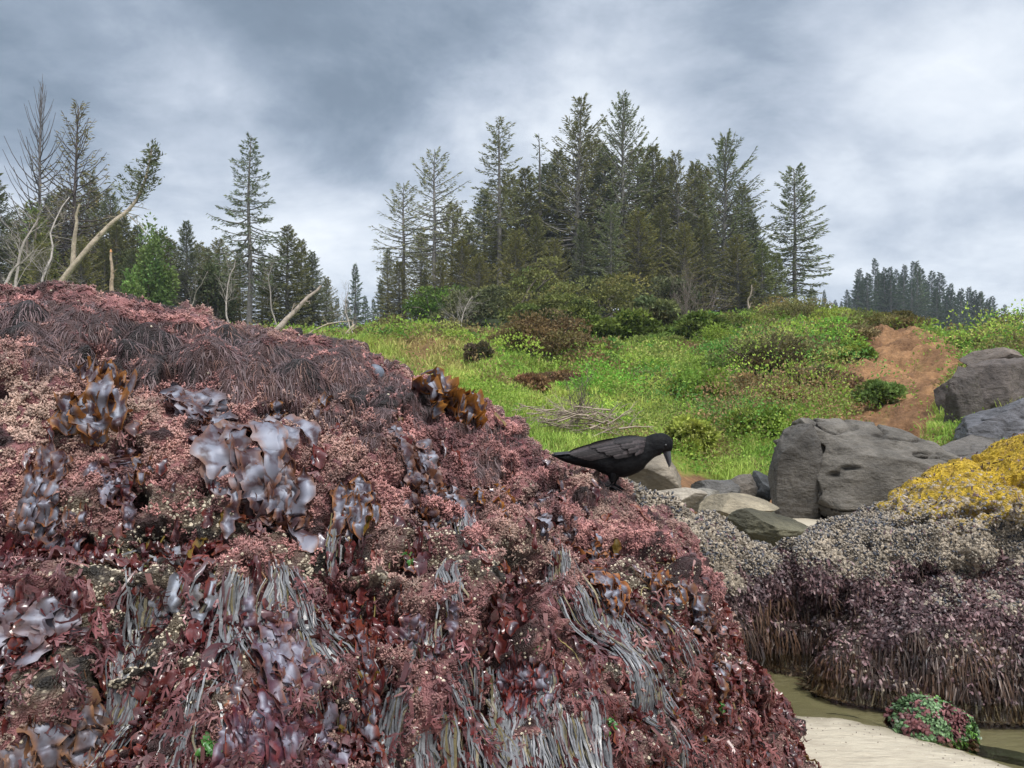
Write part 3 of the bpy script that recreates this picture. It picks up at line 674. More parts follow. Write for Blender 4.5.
# pile of dead branches on the slope, above the rock
g = np.random.default_rng(77); D0 = 10.6; c0 = hill_pt(574, D0)
root = empty('branch_pile', c0); tag(root, 'tangled pile of pale dead branches lying on the grass above the crow', 'branch pile')
tw = MB()
for k in range(46):
    a = g.normal(0, .35) + (3.14 if g.random() < .5 else 0)
    b = np.array([g.normal() * .30, g.normal() * .18, .08 + g.random() * .36]); d_ = nrm(np.array([math.cos(a), math.sin(a) * .6, .25 * math.sin(a * 3) + .1]))
    grow(tw, g, b - d_ * .2, d_, g.uniform(.3, .6), g.uniform(.008, .017), 2, np.array((.30, .24, .19)), .25)
tw.build('branches', M_WOOD, root)
tw = MB()
for k in range(9): grow(tw, g, np.array([.05 + g.normal() * .05, .1, .2]), nrm(np.array([.5 + g.normal() * .3, .2, 1.])), g.uniform(.4, .7), .010, 3, np.array((.12, .10, .08)), .6)
tw.build('upright_twigs', M_WOOD, root)

# ---- ground cover and grass over the slope
def scatter_hill(n, p0, p1, d0, d1, pw=1.):
    px = RG.uniform(p0, p1, n); D = d0 * (d1 / d0) ** (RG.random(n) ** pw); x = (px - 512) / F * D
    return px, D, np.stack([x, D, hill_z(x, D)], -1)
n_ = 80000
px, D, pt = scatter_hill(n_, 30, 1120, 8.3, 42, .8)
sm_ = soil_mask(px, D); pm_ = path_mask(px, D)
salz = fbm(np.stack([px * .02, D * .25, D * 0], -1), 3, 91) + np.clip((px - 660) / 220, -.5, .5) * .5 + sstep(20, 32, D) * .2
ok = (sm_ < .25) & (RG.random(n_) > pm_ * .88) & (salz < RG.normal(.18, .12, n_))
pt, D, px, pmk = pt[ok], D[ok], px[ok], pm_[ok]; m = len(pt)
tone = fbm(pt * np.array([.9, .5, .9]), 3, 93); tone2 = fbm(pt * 2.3, 2, 94)
cg = lerp(np.array([.22, .38, .065]), np.array([.46, .52, .13]), np.clip(tone * 1.1 + tone2 * .5 + .4, 0, 1)[:, None])
cg = lerp(cg, np.array([.40, .33, .13]), np.clip(pmk * .8 + (RG.random(m) < .12) * .8 + sstep(520, 380, px) * .15, 0, 1)[:, None])
NB = 9
base = np.repeat(pt, NB, 0) + RG.normal(size=(m * NB, 3)) * np.array([.07, .07, 0]); hgt = (.13 + .14 * np.clip(np.repeat(tone2, NB) + .6, 0, 1.3)) * RG.uniform(.5, 1.2, m * NB) * (np.repeat(D, NB) / 16) ** .35
az = RG.uniform(0, 6.28, m * NB); ld = np.stack([np.cos(az), np.sin(az), 0 * az], -1); ben = RG.uniform(.15, .9, m * NB)
s = np.array([0, .4, .75, 1])
paths = base[:, None] + np.array([0, 0, 1]) * (hgt[:, None] * (s - .3 * ben[:, None] * s ** 2))[..., None] + ld[:, None] * (hgt[:, None] * ben[:, None] * s ** 2)[..., None]
sides = np.repeat(np.stack([-ld[:, 1], ld[:, 0], ld[:, 2]], -1)[:, None], 4, 1)
wd_ = np.repeat(D, NB)[:, None] * .00055 * np.array([1, .9, .6, .1])
mb = MB(); ribbons(mb, paths, sides, np.broadcast_to(wd_, (m * NB, 4)), np.repeat(cg, NB, 0) * RG.uniform(.7, 1.3, (m * NB, 1)))
gr = mb.build('grass', M_LEAF); tag(gr, 'bright green grass growing over the slope behind the rocks', 'grass', kind='stuff')
n_ = 30000
px, D, pt = scatter_hill(n_, 60, 1120, 9.6, 44, .8)
sm_ = soil_mask(px, D); pm_ = path_mask(px, D)
salz = fbm(np.stack([px * .02, D * .25, D * 0], -1), 3, 91) + np.clip((px - 660) / 220, -.5, .5) * .5 + sstep(20, 32, D) * .2
ok = (sm_ < .45) & (salz > RG.normal(.06, .12, n_)) | (RG.random(n_) < .08) & (sm_ < .8)
pt, D, px = pt[ok], D[ok], px[ok]; m = len(pt)
zone = fbm(pt * np.array([.7, .35, .7]), 3, 97); z2 = fbm(pt * 2.0, 2, 98)
cs = lerp(np.array([.13, .28, .045]), np.array([.26, .37, .065]), np.clip(z2 * 1.2 + .5, 0, 1)[:, None]); cs = lerp(cs, np.array([.25, .16, .085]), (sstep(.06, .32, zone + .1 * RG.normal(size=m)) * .9)[:, None])
NL = 14; # the cover stands in rounded hummocks of one plant kind each
nc_ = 850; pc, Dc_, ptc = scatter_hill(nc_, 330, 1070, 10.5, 42, .75); kc = (soil_mask(pc, Dc_) < .35) & ((pc < 925) | (Dc_ > 16)) & (RG.random(nc_) < np.clip(.20 + (pc - 560) / 330 + (Dc_ > 22) * .15, .12, 1.))
px_c = pc[kc]; ptc, Dc_ = ptc[kc], Dc_[kc]; nl_ = 330; mc = len(ptc); rc_ = RG.uniform(.2, .85, mc) ** 1.2 * (Dc_ / 16) ** .6 * (1 + .6 * sstep(640, 760, px_c)) * lerp(1, .38, sstep(20, 31, Dc_))
pal = np.array([(.17, .36, .05), (.34, .46, .08), (.22, .27, .07), (.30, .19, .10), (.19, .17, .075), (.13, .28, .06), (.40, .42, .12)])
zc_ = np.clip(((fbm(ptc * np.array([.6, .3, .6]), 3, 99) + .5) * 7 + RG.normal(size=mc) * 1.1).astype(int), 0, 6); colc = pal[zc_] * RG.uniform(.75, 1.2, (mc, 1))
kk_ = np.repeat(np.arange(mc), nl_); d_ = nrm(RG.normal(size=(mc * nl_, 3)) + np.array([0, 0, .5])); d_[:, 2] = np.abs(d_[:, 2])
lump_ = 1 + .35 * fbm(d_ * 1.8 + kk_[:, None] * 3.1, 2, 3)
bs_ = ptc[kk_] + d_ * (rc_[kk_] * lump_ * RG.uniform(.75, 1.02, mc * nl_))[:, None] * np.array([1.15, 1.1, .85])
dr_ = nrm(d_ * .7 + RG.normal(size=(mc * nl_, 3)) * .6); sd_ = nrm(np.cross(dr_, RG.normal(size=(mc * nl_, 3)) + d_))
mbh = MB(); rhombs(mbh, bs_, dr_, sd_, Dc_[kk_] * .0040 * RG.uniform(.7, 1.4, mc * nl_), Dc_[kk_] * .0013 * RG.uniform(.7, 1.3, mc * nl_), colc[kk_] * RG.uniform(.8, 1.2, (mc * nl_, 1)))
hm = mbh.build('ground_cover', M_LEAF); tag(hm, 'rounded hummocks of green, olive and rusty low plants on the slope', 'ground cover', kind='stuff')
k = np.repeat(np.arange(m), NL); hs_ = (.12 + .50 * np.clip(z2[k] + .5, 0, 1)) * (D[k] / 18) ** .5
d_ = nrm(RG.normal(size=(m * NL, 3)) + np.array([0, 0, .6])); d_[:, 2] = np.abs(d_[:, 2])
base = pt[k] + d_ * hs_[:, None] * RG.uniform(.4, 1, (m * NL, 1)) * np.array([.8, .8, .9])
dr = nrm(d_ + RG.normal(size=(m * NL, 3)) * .7); sd = nrm(np.cross(dr, RG.normal(size=(m * NL, 3))))
mb = MB(); rhombs(mb, base, dr, sd, D[k] * .0042 * RG.uniform(.7, 1.4, m * NL), D[k] * .0013 * RG.uniform(.7, 1.3, m * NL), cs[k] * RG.uniform(.8, 1.2, (m * NL, 1)))
gc = mb.build('ground_cover', M_LEAF); tag(gc, 'mixed green and brown leafy ground cover on the slope', 'ground cover', kind='stuff')
# ------------------------------------------------------------------ lofted rocks
def smooth_rows(A, k=9):
    A = A.copy()
    for _ in range(k): A[1:-1] = (A[:-2] + 2 * A[1:-1] + A[2:]) / 4
    return A
def loft_rock(ridge, foot, backw, nI, nF, nB, disp, bulge=.5, top=.45):
    ridge = np.array(ridge, float); foot = np.array(foot, float)
    d = np.concatenate([[0], np.cumsum(np.linalg.norm(np.diff(ridge, axis=0), axis=1) + .6 * np.linalg.norm(np.diff(foot, axis=0), axis=1))]); d /= d[-1]
    u = np.linspace(0, 1, nI); sm = int(.0012 * nI * nI / 6)
    rg = smooth_rows(np.stack([np.interp(u, d, ridge[:, k]) for k in range(3)], -1), min(sm, 600)); ft = smooth_rows(np.stack([np.interp(u, d, foot[:, k]) for k in range(3)], -1), min(sm, 600))
    h = (rg[:, 2] - ft[:, 2])[:, None]; out = ft - rg; out[:, 2] = 0
    up = np.array([0, 0, 1.])
    p0 = ft; p1 = ft + up * h * bulge - out * .04; p2 = rg + out * top; p3 = rg
    t = np.linspace(0, 1, nF)[None, :, None]
    fr = (1 - t) ** 3 * p0[:, None] + 3 * t * (1 - t) ** 2 * p1[:, None] + 3 * t * t * (1 - t) * p2[:, None] + t ** 3 * p3[:, None]
    nn = -nrm(out); q1 = rg + nn * backw * .35; q2 = rg + nn * backw * .9 - up * h * .2; q3 = rg + nn * backw; q3[:, 2] = -.25
    t = np.linspace(0, 1, nB + 1)[None, 1:, None]
    bk = (1 - t) ** 3 * p3[:, None] + 3 * t * (1 - t) ** 2 * q1[:, None] + 3 * t * t * (1 - t) * q2[:, None] + t ** 3 * q3[:, None]
    G = np.concatenate([fr, bk], 1)
    N = normals_of(G)
    G = G + N * disp(G, N)[..., None]
    return G
def normals_of(G):
    a = np.gradient(G, axis=0); b = np.gradient(G, axis=1)
    return nrm(np.cross(a, b))
def proj(G):
    D = np.maximum(G[..., 1], .2); return 512 + G[..., 0] / D * F, 384 - (G[..., 2] - EYE) / D * F
class Surf:
    """a rock's surface: ray-free lookups for things that grow on it"""
    def __init__(s, G, step=4):
        s.G = G; s.N = normals_of(G); s.px, s.py = proj(G)
        view = nrm(np.array([0, 0, EYE]) - G); s.face = (s.N * view).sum(-1)
        g = G[::step, ::step]; V = g.reshape(-1, 3); q = grid_faces(g.shape[0], g.shape[1])
        s.bvh = BVHTree.FromPolygons([tuple(v) for v in V.tolist()], q.tolist())
        gs = G[::12, ::12].copy()
        for _ in range(2): gs[1:-1, 1:-1] = (gs[:-2, 1:-1] + gs[2:, 1:-1] + gs[1:-1, :-2] + gs[1:-1, 2:] + gs[1:-1, 1:-1] * 2) / 6
        s.bvs = BVHTree.FromPolygons([tuple(v) for v in gs.reshape(-1, 3).tolist()], grid_faces(gs.shape[0], gs.shape[1]).tolist()); s.soft = False
        a = np.linalg.norm(np.cross(G[1:, :-1] - G[:-1, :-1], G[:-1, 1:] - G[:-1, :-1]), axis=-1); s.area = a
    def at(s, px, py):
        o = Vector((0, 0, EYE)); d = Vector(((px - 512) / F, 1, -(py - 384) / F)).normalized()
        h = s.bvh.ray_cast(o, d)
        if h[0] is None: h = s.bvh.find_nearest(o + d * 2.5)
        n = h[1]
        if n.dot(d) > 0: n = -n
        return np.array(h[0]), np.array(n)
    def near(s, p):
        h = (s.bvs if s.soft else s.bvh).find_nearest(Vector(p)); n = h[1]
        return np.array(h[0]), np.array(n)
    def sample(s, n, weight=None, g=RG):
        w = s.area.copy()
        if weight is not None: w = w * weight[:-1, :-1]
        c = np.cumsum(w.ravel()); k = np.searchsorted(c, g.random(n) * c[-1]); i, j = np.unravel_index(np.minimum(k, w.size - 1), w.shape)
        a, b = g.random((2, n, 1))
        p = s.G[i, j] * (1 - a) * (1 - b) + s.G[i + 1, j] * a * (1 - b) + s.G[i, j + 1] * (1 - a) * b + s.G[i + 1, j + 1] * a * b
        return p, s.N[i, j], i, j
    def drape(s, p, d, L, n, off, jitter=0., g=RG, grav=.5, lift=None):
        """path that starts at p, runs along d, sinks with gravity and stays on the surface"""
        pts = []; nms = []; sds = []; p = np.array(p, float); st = L / (n - 1); d = nrm(np.array(d, float))
        for k in range(n):
            q, nn = s.near(p); o = off if np.isscalar(off) else off[k]
            v = q + nn * o
            pts.append(v); nms.append(nn)
            t = d - nn * d.dot(nn); gdir = np.array([0, 0, -1.]); gt = gdir - nn * gdir.dot(nn)
            t = t * (1 - grav) + gt * grav + (g.normal(size=3) * jitter if jitter else 0); t = t - nn * t.dot(nn); t = t / (np.linalg.norm(t) + 1e-9)
            d = t; sds.append(np.cross(nn, t)); p = q + t * st
        return np.array(pts), np.array(nms), np.array(sds)

def zone(px, py, blobs, soft=.35):
    """1 inside any of the ellipses (cx, cy, rx, ry), with a ragged edge"""
    r = np.full(px.shape, 9.)
    for cx, cy, rx, ry in blobs: r = np.minimum(r, ((px - cx) / rx) ** 2 + ((py - cy) / ry) ** 2)
    return sstep(1 + soft, 1 - soft, np.sqrt(r))

# ---- the big seaweed-covered rock in the foreground
ridge = [P(*a) for a in [(-420, 215, 2.2), (-250, 238, 2.2), (-100, 264, 2.25), (0, 292, 2.3), (50, 294, 2.32), (100, 308, 2.35), (150, 316, 2.37), (200, 326, 2.4), (265, 340, 2.42), (330, 350, 2.45), (400, 380, 2.5), (450, 405, 2.55),
         (530, 452, 2.6), (600, 486, 2.65), (650, 516, 2.65), (688, 560, 2.6), (714, 620, 2.55), (746, 680, 2.5), (772, 740, 2.42), (800, 800, 2.36), (815, 850, 2.3)]]
foot = [(-2.6, .9, -.1), (-2.1, .92, -.1), (-1.6, .95, -.1), (-1.2, .95, -.1), (-1.0, .95, -.1), (-.8, .95, -.1), (-.6, .97, -.1), (-.45, 1.0, -.1), (-.3, 1.05, -.1), (-.12, 1.1, -.1), (.05, 1.17, -.1), (.17, 1.27, -.1),
        (.33, 1.42, -.1), (.48, 1.58, -.1), (.60, 1.72, -.1), (.70, 1.86, -.1), (.79, 1.98, -.1), (.86, 2.08, -.1), (.90, 2.16, -.1), (.93, 2.22, -.1), (.95, 2.27, -.1)]
HAIR = [(30, 322, 55, 20), (80, 322, 50, 16), (60, 352, 40, 26), (120, 335, 45, 14), (155, 352, 30, 18), (148, 372, 22, 26), (225, 342, 42, 16), (205, 362, 40, 20), (262, 358, 52, 26), (300, 384, 34, 26), (245, 386, 26, 20), (345, 372, 30, 16), (352, 392, 30, 22),
        (386, 384, 24, 15), (426, 402, 26, 18), (448, 398, 18, 14), (385, 412, 16, 14), (372, 436, 16, 14), (475, 425, 22, 9), (488, 470, 14, 16), (185, 330, 40, 8), (330, 355, 40, 9), (330, 420, 18, 10), (508, 440, 20, 8), (600, 492, 30, 8)]
def disp_main(G, N):
    px, py = proj(G); q = G.astype(np.float32)
    big = fbm(q * 3.2, 4, 21) * .085
    led = fbm(q * np.array([2.5, 2.5, 7]), 3, 25) * .075 * sstep(350, 470, py)
    w1 = worley(q * 13 + fbm(q * 20, 2, 3)[..., None] * .5, 31); lum = (.55 - w1) * .052 + fbm(q * 6.5, 3, 27) * .03
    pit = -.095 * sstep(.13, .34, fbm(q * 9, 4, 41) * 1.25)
    h = zone(px + fbm(q * 18, 2, 5) * 22, py + fbm(q * 18, 2, 6) * 14, HAIR); hair = h * (.016 + .085 * (.60 - worley(q * 8.5, 37)))
    hol = -.06 * np.exp(-((py - 548 - 26 * vnoise(q * 4, 45) - .10 * np.maximum(px - 300, 0)) / 15) ** 2) * sstep(-.15, .25, fbm(q * 5, 2, 46)) * sstep(640, 500, px)
    hol = hol - .05 * np.exp(-((py - 480 - 30 * vnoise(q * 5, 49)) / 10) ** 2) * sstep(0, .3, fbm(q * 6 + 4, 2, 46)) * sstep(560, 420, px)
    rid = (.28 - np.abs(fbm(q * 5.5, 3, 29))) * .075
    w2 = worley(q * 38 + fbm(q * 30, 2, 44)[..., None] * .4, 43); w3 = worley(q * 105, 47)
    cor = (1 - h) * ((.5 - w2) * .024 + (.5 - w3) * .0042) + fbm(q * 60, 2, 48) * .003
    return big * .8 + hol + rid * (1 - h) + led + lum * (1 - .5 * h) + pit * (1 - h) + hair + cor
G = loft_rock(ridge, foot, .75, 1150, 860, 110, disp_main, bulge=.62, top=.42)
MS = Surf(G); px, py = MS.px, MS.py; q = G.astype(np.float32)
hz = zone(px + fbm(q * 18, 2, 5) * 22, py + fbm(q * 18, 2, 6) * 14, HAIR)
topz = (sstep(.925, .95, np.arange(G.shape[1]) / 860.)[None] + 0 * px) * sstep(560, 480, px) * sstep(-.35, .05, fbm(q * 9, 3, 50)); hz = np.maximum(hz, topz)
LOWB = [(95, 640, 60, 75), (30, 660, 50, 50), (200, 640, 60, 80), (130, 560, 80, 30), (330, 560, 100, 26), (640, 620, 70, 60), (240, 525, 80, 20), (400, 540, 60, 22), (480, 560, 60, 25), (170, 500, 60, 18), (700, 680, 40, 60), (60, 500, 50, 18)]
bare = zone(px, py, LOWB, .5); low = sstep(545, 615, py + fbm(q * 6, 3, 55) * 50 + .18 * (px - 300) * (px < 300) * -1 - .15 * np.maximum(px - 450, 0))
n1 = fbm(q * 7, 4, 61); n2 = fbm(q * 30, 3, 62); n3 = fbm(q * 90, 2, 63)
sp = sstep(.36, .16, worley(q * 120, 65))[..., None]
pink = lerp(np.array([.26, .11, .105]), np.array([.13, .05, .055]), np.clip(n2 * 1.3 + .5, 0, 1)[..., None])
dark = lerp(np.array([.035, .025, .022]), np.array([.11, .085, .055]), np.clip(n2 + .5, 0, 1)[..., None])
creamc = np.array([0.46, .39, .29])
b_ = np.clip(bare * 1.1 + low * .5 + n1 * .9 - .25, 0, 1)[..., None]
C = lerp(pink, dark, b_); C = lerp(C, creamc, sp * np.clip(b_ * .8 + .15, 0, 1) * (.4 + .6 * (n3[..., None] > 0)))
C = lerp(C, np.array([.055, .028, .026]), hz[..., None])
C = C * (.18 + .82 * sstep(.30, .12, fbm(q * 9, 4, 41) * 1.25))[..., None]      # pits bare of crust, their deep shadow darkened into the colour
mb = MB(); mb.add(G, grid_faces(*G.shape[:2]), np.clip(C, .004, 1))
n = NT('weedy_rock')
c = n.mix(1., n.attr(), n.ramp(n.noise(60, 5, .7), [(.3, .55), (.7, 1.5)]), 'MULTIPLY')
n.bsdf(c, n.ramp(n.noise(40, 3), [(.35, .35), (.65, .8)]), .45, n.bump(n.math('ADD', n.noise(170, 4, .7), n.vor(260)), .8, .006))
main_rock = mb.build('seaweed_rock', n.m, smooth=True)
tag(main_rock, 'huge foreground rock overgrown with pink coralline crust and dark seaweed', 'rock')

# ---- three mussel-covered rocks behind the pool at the right
def disp_mus(seed, amp=1.):
    def f(G, N):
        q = G.astype(np.float32); r = fbm(q * 2.2 + seed, 4, 121) * .15 * amp + (.3 - np.abs(fbm(q * 3.1 + seed, 3, 128))) * .10 * amp
        r = r + (.5 - worley(q * 7 + seed, 122)) * .05 + (.5 - worley(q * 34, 123)) * .014 + fbm(q * 60, 2, 124) * .006
        return r - .09 * sstep(.22, .45, fbm(q * 5 + seed, 3, 127) * 1.3)
    return f
def mus_rock(name, ridge, foot, backw, seed, label, nI=560, nF=420, amp=1., col=None, group=None, **k):
    G = loft_rock([P(*a) if len(a) == 3 else a for a in ridge], foot, backw, nI, nF, 90, disp_mus(seed, amp), **k)
    S = Surf(G, 3); q = G.astype(np.float32); mb = MB(); S.q = q; C, S.zones = col(S, q)
    mb.add(G, grid_faces(*G.shape[:2]), np.clip(C, .004, 1)); o = mb.build(name, M_MUS, smooth=True); tag(o, label, 'rock', group); return S
n = NT('mussel_rock')
c = n.mix(1., n.attr(), n.ramp(n.noise(50, 5, .7), [(.3, .55), (.7, 1.5)]), 'MULTIPLY')
n.bsdf(c, .55, .4, n.bump(n.math('ADD', n.noise(120, 4, .7), n.vor(150)), .8, .01)); M_MUS = n.m
def col_mus(weed_z, hang_z, yellow=None):
    def f(S, q):
        z = q[..., 2]; n1 = fbm(q * 5, 4, 131); n2 = fbm(q * 28, 3, 132); sp = sstep(.40, .2, worley(q * 62, 133))
        wz = sstep(weed_z + .07, weed_z - .07, z + n1 * .22); hzn = sstep(hang_z + .05, hang_z - .05, z + n1 * .16)
        base = lerp(np.array([.10, .085, .07]), np.array([.27, .22, .165]), np.clip(n2 * 1.2 + .45 + n1 * .4, 0, 1)[..., None])
        base = lerp(base, np.array([.42, .36, .27]), sp[..., None] * .55)
        weed = lerp(np.array([.05, .028, .034]), np.array([.13, .075, .08]), np.clip(n2 + .5, 0, 1)[..., None])
        C = lerp(base, weed, wz[..., None]); C = lerp(C, np.array([.04, .025, .02]), hzn[..., None])
        yl = 0 * z
        if yellow is not None:
            yl = yellow(S, q, n1, n2); C = lerp(C, lerp(np.array([.50, .33, .02]), np.array([.26, .16, .02]), np.clip(n2 * 1.5 + .4, 0, 1)[..., None]), yl[..., None])
        return C, dict(weed=wz, hang=hzn, yellow=yl, mus=(1 - wz) * (1 - yl))
    return f
mA = mus_rock('mussel_rock', [(520, 520, 3.2), (580, 500, 3.25), (612, 490, 3.3), (650, 494, 3.4), (690, 503, 3.5), (725, 520, 3.65), (760, 548, 3.8), (800, 560, 3.9), (850, 590, 4.0), (880, 640, 4.0)],
    [(-.2, 2.9, -.2), (.15, 2.95, -.2), (.42, 3.0, -.2), (.66, 3.16, -.2), (.86, 3.28, -.2), (1.02, 3.38, -.2), (1.18, 3.48, -.2), (1.3, 3.52, -.2), (1.45, 3.6, -.2), (1.7, 3.7, -.2)], .7, 3.,
    'dark mussel-covered rock directly right of the crow, purple weed on its lower face', col=col_mus(.44, .22), bulge=.8, top=.55)
def yel(S, q, n1, n2):
    return sstep(.30, .62, sstep(845, 960, S.px + .9 * (540 - S.py)) * sstep(552, 505, S.py + 22 * n1 + 8 * n2) + n1 * .35) * sstep(560, 470, S.py + 26 * n2) * (S.px > 800)
mB = mus_rock('mussel_rock', [(700, 600, 3.7), (745, 572, 3.8), (790, 548, 3.95), (840, 524, 4.1), (890, 496, 4.25), (950, 468, 4.4), (1024, 440, 4.5), (1110, 412, 4.6), (1260, 400, 4.7), (1500, 420, 4.7)],
    [(.8, 3.5, -.2), (.98, 3.52, -.2), (1.15, 3.54, -.2), (1.32, 3.52, -.2), (1.5, 3.48, -.2), (1.72, 3.42, -.2), (2.0, 3.4, -.2), (2.4, 3.4, -.2), (3.0, 3.4, -.2), (3.9, 3.4, -.2)], 1.1, 9.,
    'big mussel-covered rock rising at the right with bright yellow algae on its shoulder', col=col_mus(.37, .20, yel), bulge=.85, top=.62, amp=.8, nI=700)
mC = mus_rock('mussel_rock', [(818, 690, 3.42), (840, 648, 3.42), (870, 622, 3.42), (907, 603, 3.42), (960, 592, 3.42), (1024, 586, 3.4), (1100, 580, 3.35), (1250, 590, 3.3)],
    [(1.34, 3.34, -.2), (1.42, 3.27, -.2), (1.55, 3.20, -.2), (1.70, 3.12, -.2), (1.9, 3.04, -.2), (2.1, 3.0, -.2), (2.35, 2.96, -.2), (3.0, 2.9, -.2)], .6, 15.,
    'low purple-brown rock at the right pool edge with a fringe of hanging weed', col=col_mus(.40, .20), bulge=.9, top=.6, amp=.7)

# ---- grey boulders in the middle distance
def boulder(name, px, D, wpx, top, bot, label, col, seed, depth=.8, sx=None, planes=13, rough=.05, rot=0, sub=6, cat='boulder', group=None, cracks=.5, mat=None, skew=0, pw=1., sink=.1):
    import bmesh
    w_ = wpx / F * D; zt = EYE + (384 - top) / F * D; zb = EYE + (384 - bot) / F * D; h = zt - zb
    bm = bmesh.new(); bmesh.ops.create_icosphere(bm, subdivisions=sub, radius=1); V = np.array([v.co[:] for v in bm.verts]); Fc = np.array([[v.index for v in f.verts] for f in bm.faces]); bm.free()
    g = np.random.default_rng(seed); U = V.copy()
    # cut by random planes: flat facets with rounded arrises
    for k in range(int(planes * 1.8)):
        d = nrm(g.normal(size=3)); c = g.uniform(.50, .72); s = U @ d; over = np.maximum(s - c, 0); U -= over[:, None] * d * .97
    U = np.sign(U) * np.abs(U) ** pw
    U /= np.abs(U).max(0); 
    U = U * (1 + (fbm(U * 1.6 + seed, 4, seed) * .09)[:, None]); U = U / np.abs(U).max(0)
    hor = fbm(U * np.array([2.5, 2.5, 6]) + seed, 3, seed + 4); U = U + nrm(U) * (hor * rough * .8 + fbm(U * 9, 4, seed + 2) * rough * .6)[:, None]
    cr_ = np.abs(fbm(U * np.array([1.1, 1.1, 1.9]) + seed * 3, 3, seed + 7)); U = U - nrm(U) * (np.exp(-(cr_ / .022) ** 2) * .08 * cracks)[:, None]
    cr2 = np.abs(fbm(U * np.array([1.6, 1.6, 2.6]) + seed * 5, 3, seed + 8)); U = U - nrm(U) * (np.exp(-(cr2 / .010) ** 2) * .012 * min(1, cracks * 1.5))[:, None]
    W = U * np.array([w_ / 2, w_ / 2 * depth, h / 2 * (1 + sink)]); W[:, 0] += skew * W[:, 2]
    c = P(px, (top + bot) / 2, D); c[2] -= h / 2 * sink
    n2 = fbm(W * 6, 4, seed + 9); n1 = fbm(W * 1.5, 3, seed + 11) * 1.3
    C = np.array(col) * (1 + .45 * n2 + .3 * n1)[:, None]; C = lerp(C, np.array([.03, .028, .026]), (np.exp(-(cr_ / .03) ** 2) * .6 * cracks)[:, None])
    mb = MB(); mb.add(W, Fc, np.clip(C, .01, 1)); o = mb.build(name, mat or M_STONE, smooth=True); o.location = c; o.rotation_euler.z = rot; tag(o, label, cat, group); return o
n = NT('stone')
st = n.ramp(n.noise(22, 5, .7, n.vscale((1, 1, 3))), [(.3, .7), (.7, 1.3)])
c = n.mix(1., n.mix(1., n.attr(), st, 'MULTIPLY'), n.ramp(n.noise(3, 5, .6), [(.35, .75), (.65, 1.25)]), 'MULTIPLY')
n.bsdf(c, .75, .3, n.bump(n.math('ADD', n.noise(30, 6, .7), n.math('MULTIPLY', n.noise(7, 5, .6, n.vscale((1, 1, 2))), 2.)), .7, .03)); M_STONE = n.m
SG = (.125, .115, .10)
boulder('boulder', 868, 7.4, 196, 416, 540, 'largest grey boulder with long cracks and a flat sloping top', (.105, .094, .080), 301, depth=.75, planes=14, skew=-.25, sub=7, pw=.85, cracks=1.)
boulder('boulder', 963, 12., 44, 366, 446, 'tall dark broken boulder at the left of the right-hand pile', (.075, .063, .056), 318, planes=12)
boulder('boulder', 798, 7.15, 56, 422, 522, 'steep grey slab forming the left end of the largest boulder', (.095, .086, .076), 317, planes=13, pw=.8)
boulder('boulder', 952, 8.6, 110, 436, 500, 'low dark grey boulder between the largest boulder and the yellow algae', (.10, .09, .08), 302, planes=14)
boulder('boulder', 1000, 10.5, 110, 396, 470, 'smooth slate grey boulder at the right edge, above the yellow algae', (.10, .10, .11), 303, planes=13, rough=.03)
boulder('boulder', 990, 12.5, 84, 352, 446, 'upright brownish grey boulder in the middle of the right-hand pile', (.085, .07, .062), 304, planes=14, depth=.9)
boulder('boulder', 992, 13., 62, 343, 376, 'pointed boulder capping the right-hand pile', (.125, .10, .082), 305, planes=13, skew=.4, group=None)
boulder('boulder', 1012, 13.5, 60, 352, 392, 'dark boulder at the right picture edge behind the capping one', (.09, .072, .065), 306, planes=13)
boulder('boulder', 948, 13., 30, 398, 430, 'small dark boulder at the left foot of the right-hand pile', (.10, .09, .085), 307, planes=13, sub=5)
boulder('boulder', 650, 6.4, 96, 452, 498, 'rounded brownish boulder right behind the crow', (.20, .17, .13), 308, planes=7, rough=.03, cracks=.25, skew=-.3)
boulder('boulder', 676, 5.6, 60, 486, 510, 'low pale stone under the rounded boulder behind the crow', (.24, .21, .17), 309, planes=6, sub=5, rough=.02, cracks=0)
boulder('boulder', 716, 7.6, 50, 477, 506, 'small dark angular boulder left of the sandstone slab', (.11, .105, .10), 310, planes=14, sub=5)
boulder('boulder', 742, 8.0, 38, 474, 502, 'second small dark boulder touching the orange bank', (.14, .12, .10), 311, planes=13, sub=5)
boulder('boulder', 764, 8.2, 26, 470, 506, 'narrow slate boulder beside the left end of the largest boulder', (.08, .085, .09), 312, planes=13, sub=5)
boulder('boulder', 738, 6.2, 82, 494, 520, 'flat pale tan slab stone between the mussel rock and the largest boulder', (.20, .17, .12), 313, planes=6, sub=6, rough=.02, cracks=0)
boulder('boulder', 764, 5.6, 84, 509, 545, 'olive-topped stone wedged in front of the flat tan slab', (.085, .078, .05), 314, planes=6, sub=6, rough=.06, cracks=.2)
boulder('boulder', 704, 6.9, 40, 488, 512, 'small grey stone beside the flat tan slab', (.15, .14, .12), 315, planes=7, sub=5)
# boulders strewn behind the big rock, hidden from here by it but seen from a step aside
for k, (x, y, s_) in enumerate([(-.4, 6.5, .5), (.6, 8.1, .35), (-1.6, 7.2, .7)]):
    D = y; boulder('boulder', 512 + x / D * F, D, s_ / D * F * 1.5, 384 + (EYE - s_ * .6) / D * F, 384 + (EYE + .1) / D * F, ['grey boulder on the sand behind the ridge of the foreground rock, nearest the crow pool', 'small grey boulder at the foot of the grass behind the crow', 'wide grey boulder on the sand behind the left of the foreground rock'][k], (.14, .125, .11), 330 + k, sub=5)
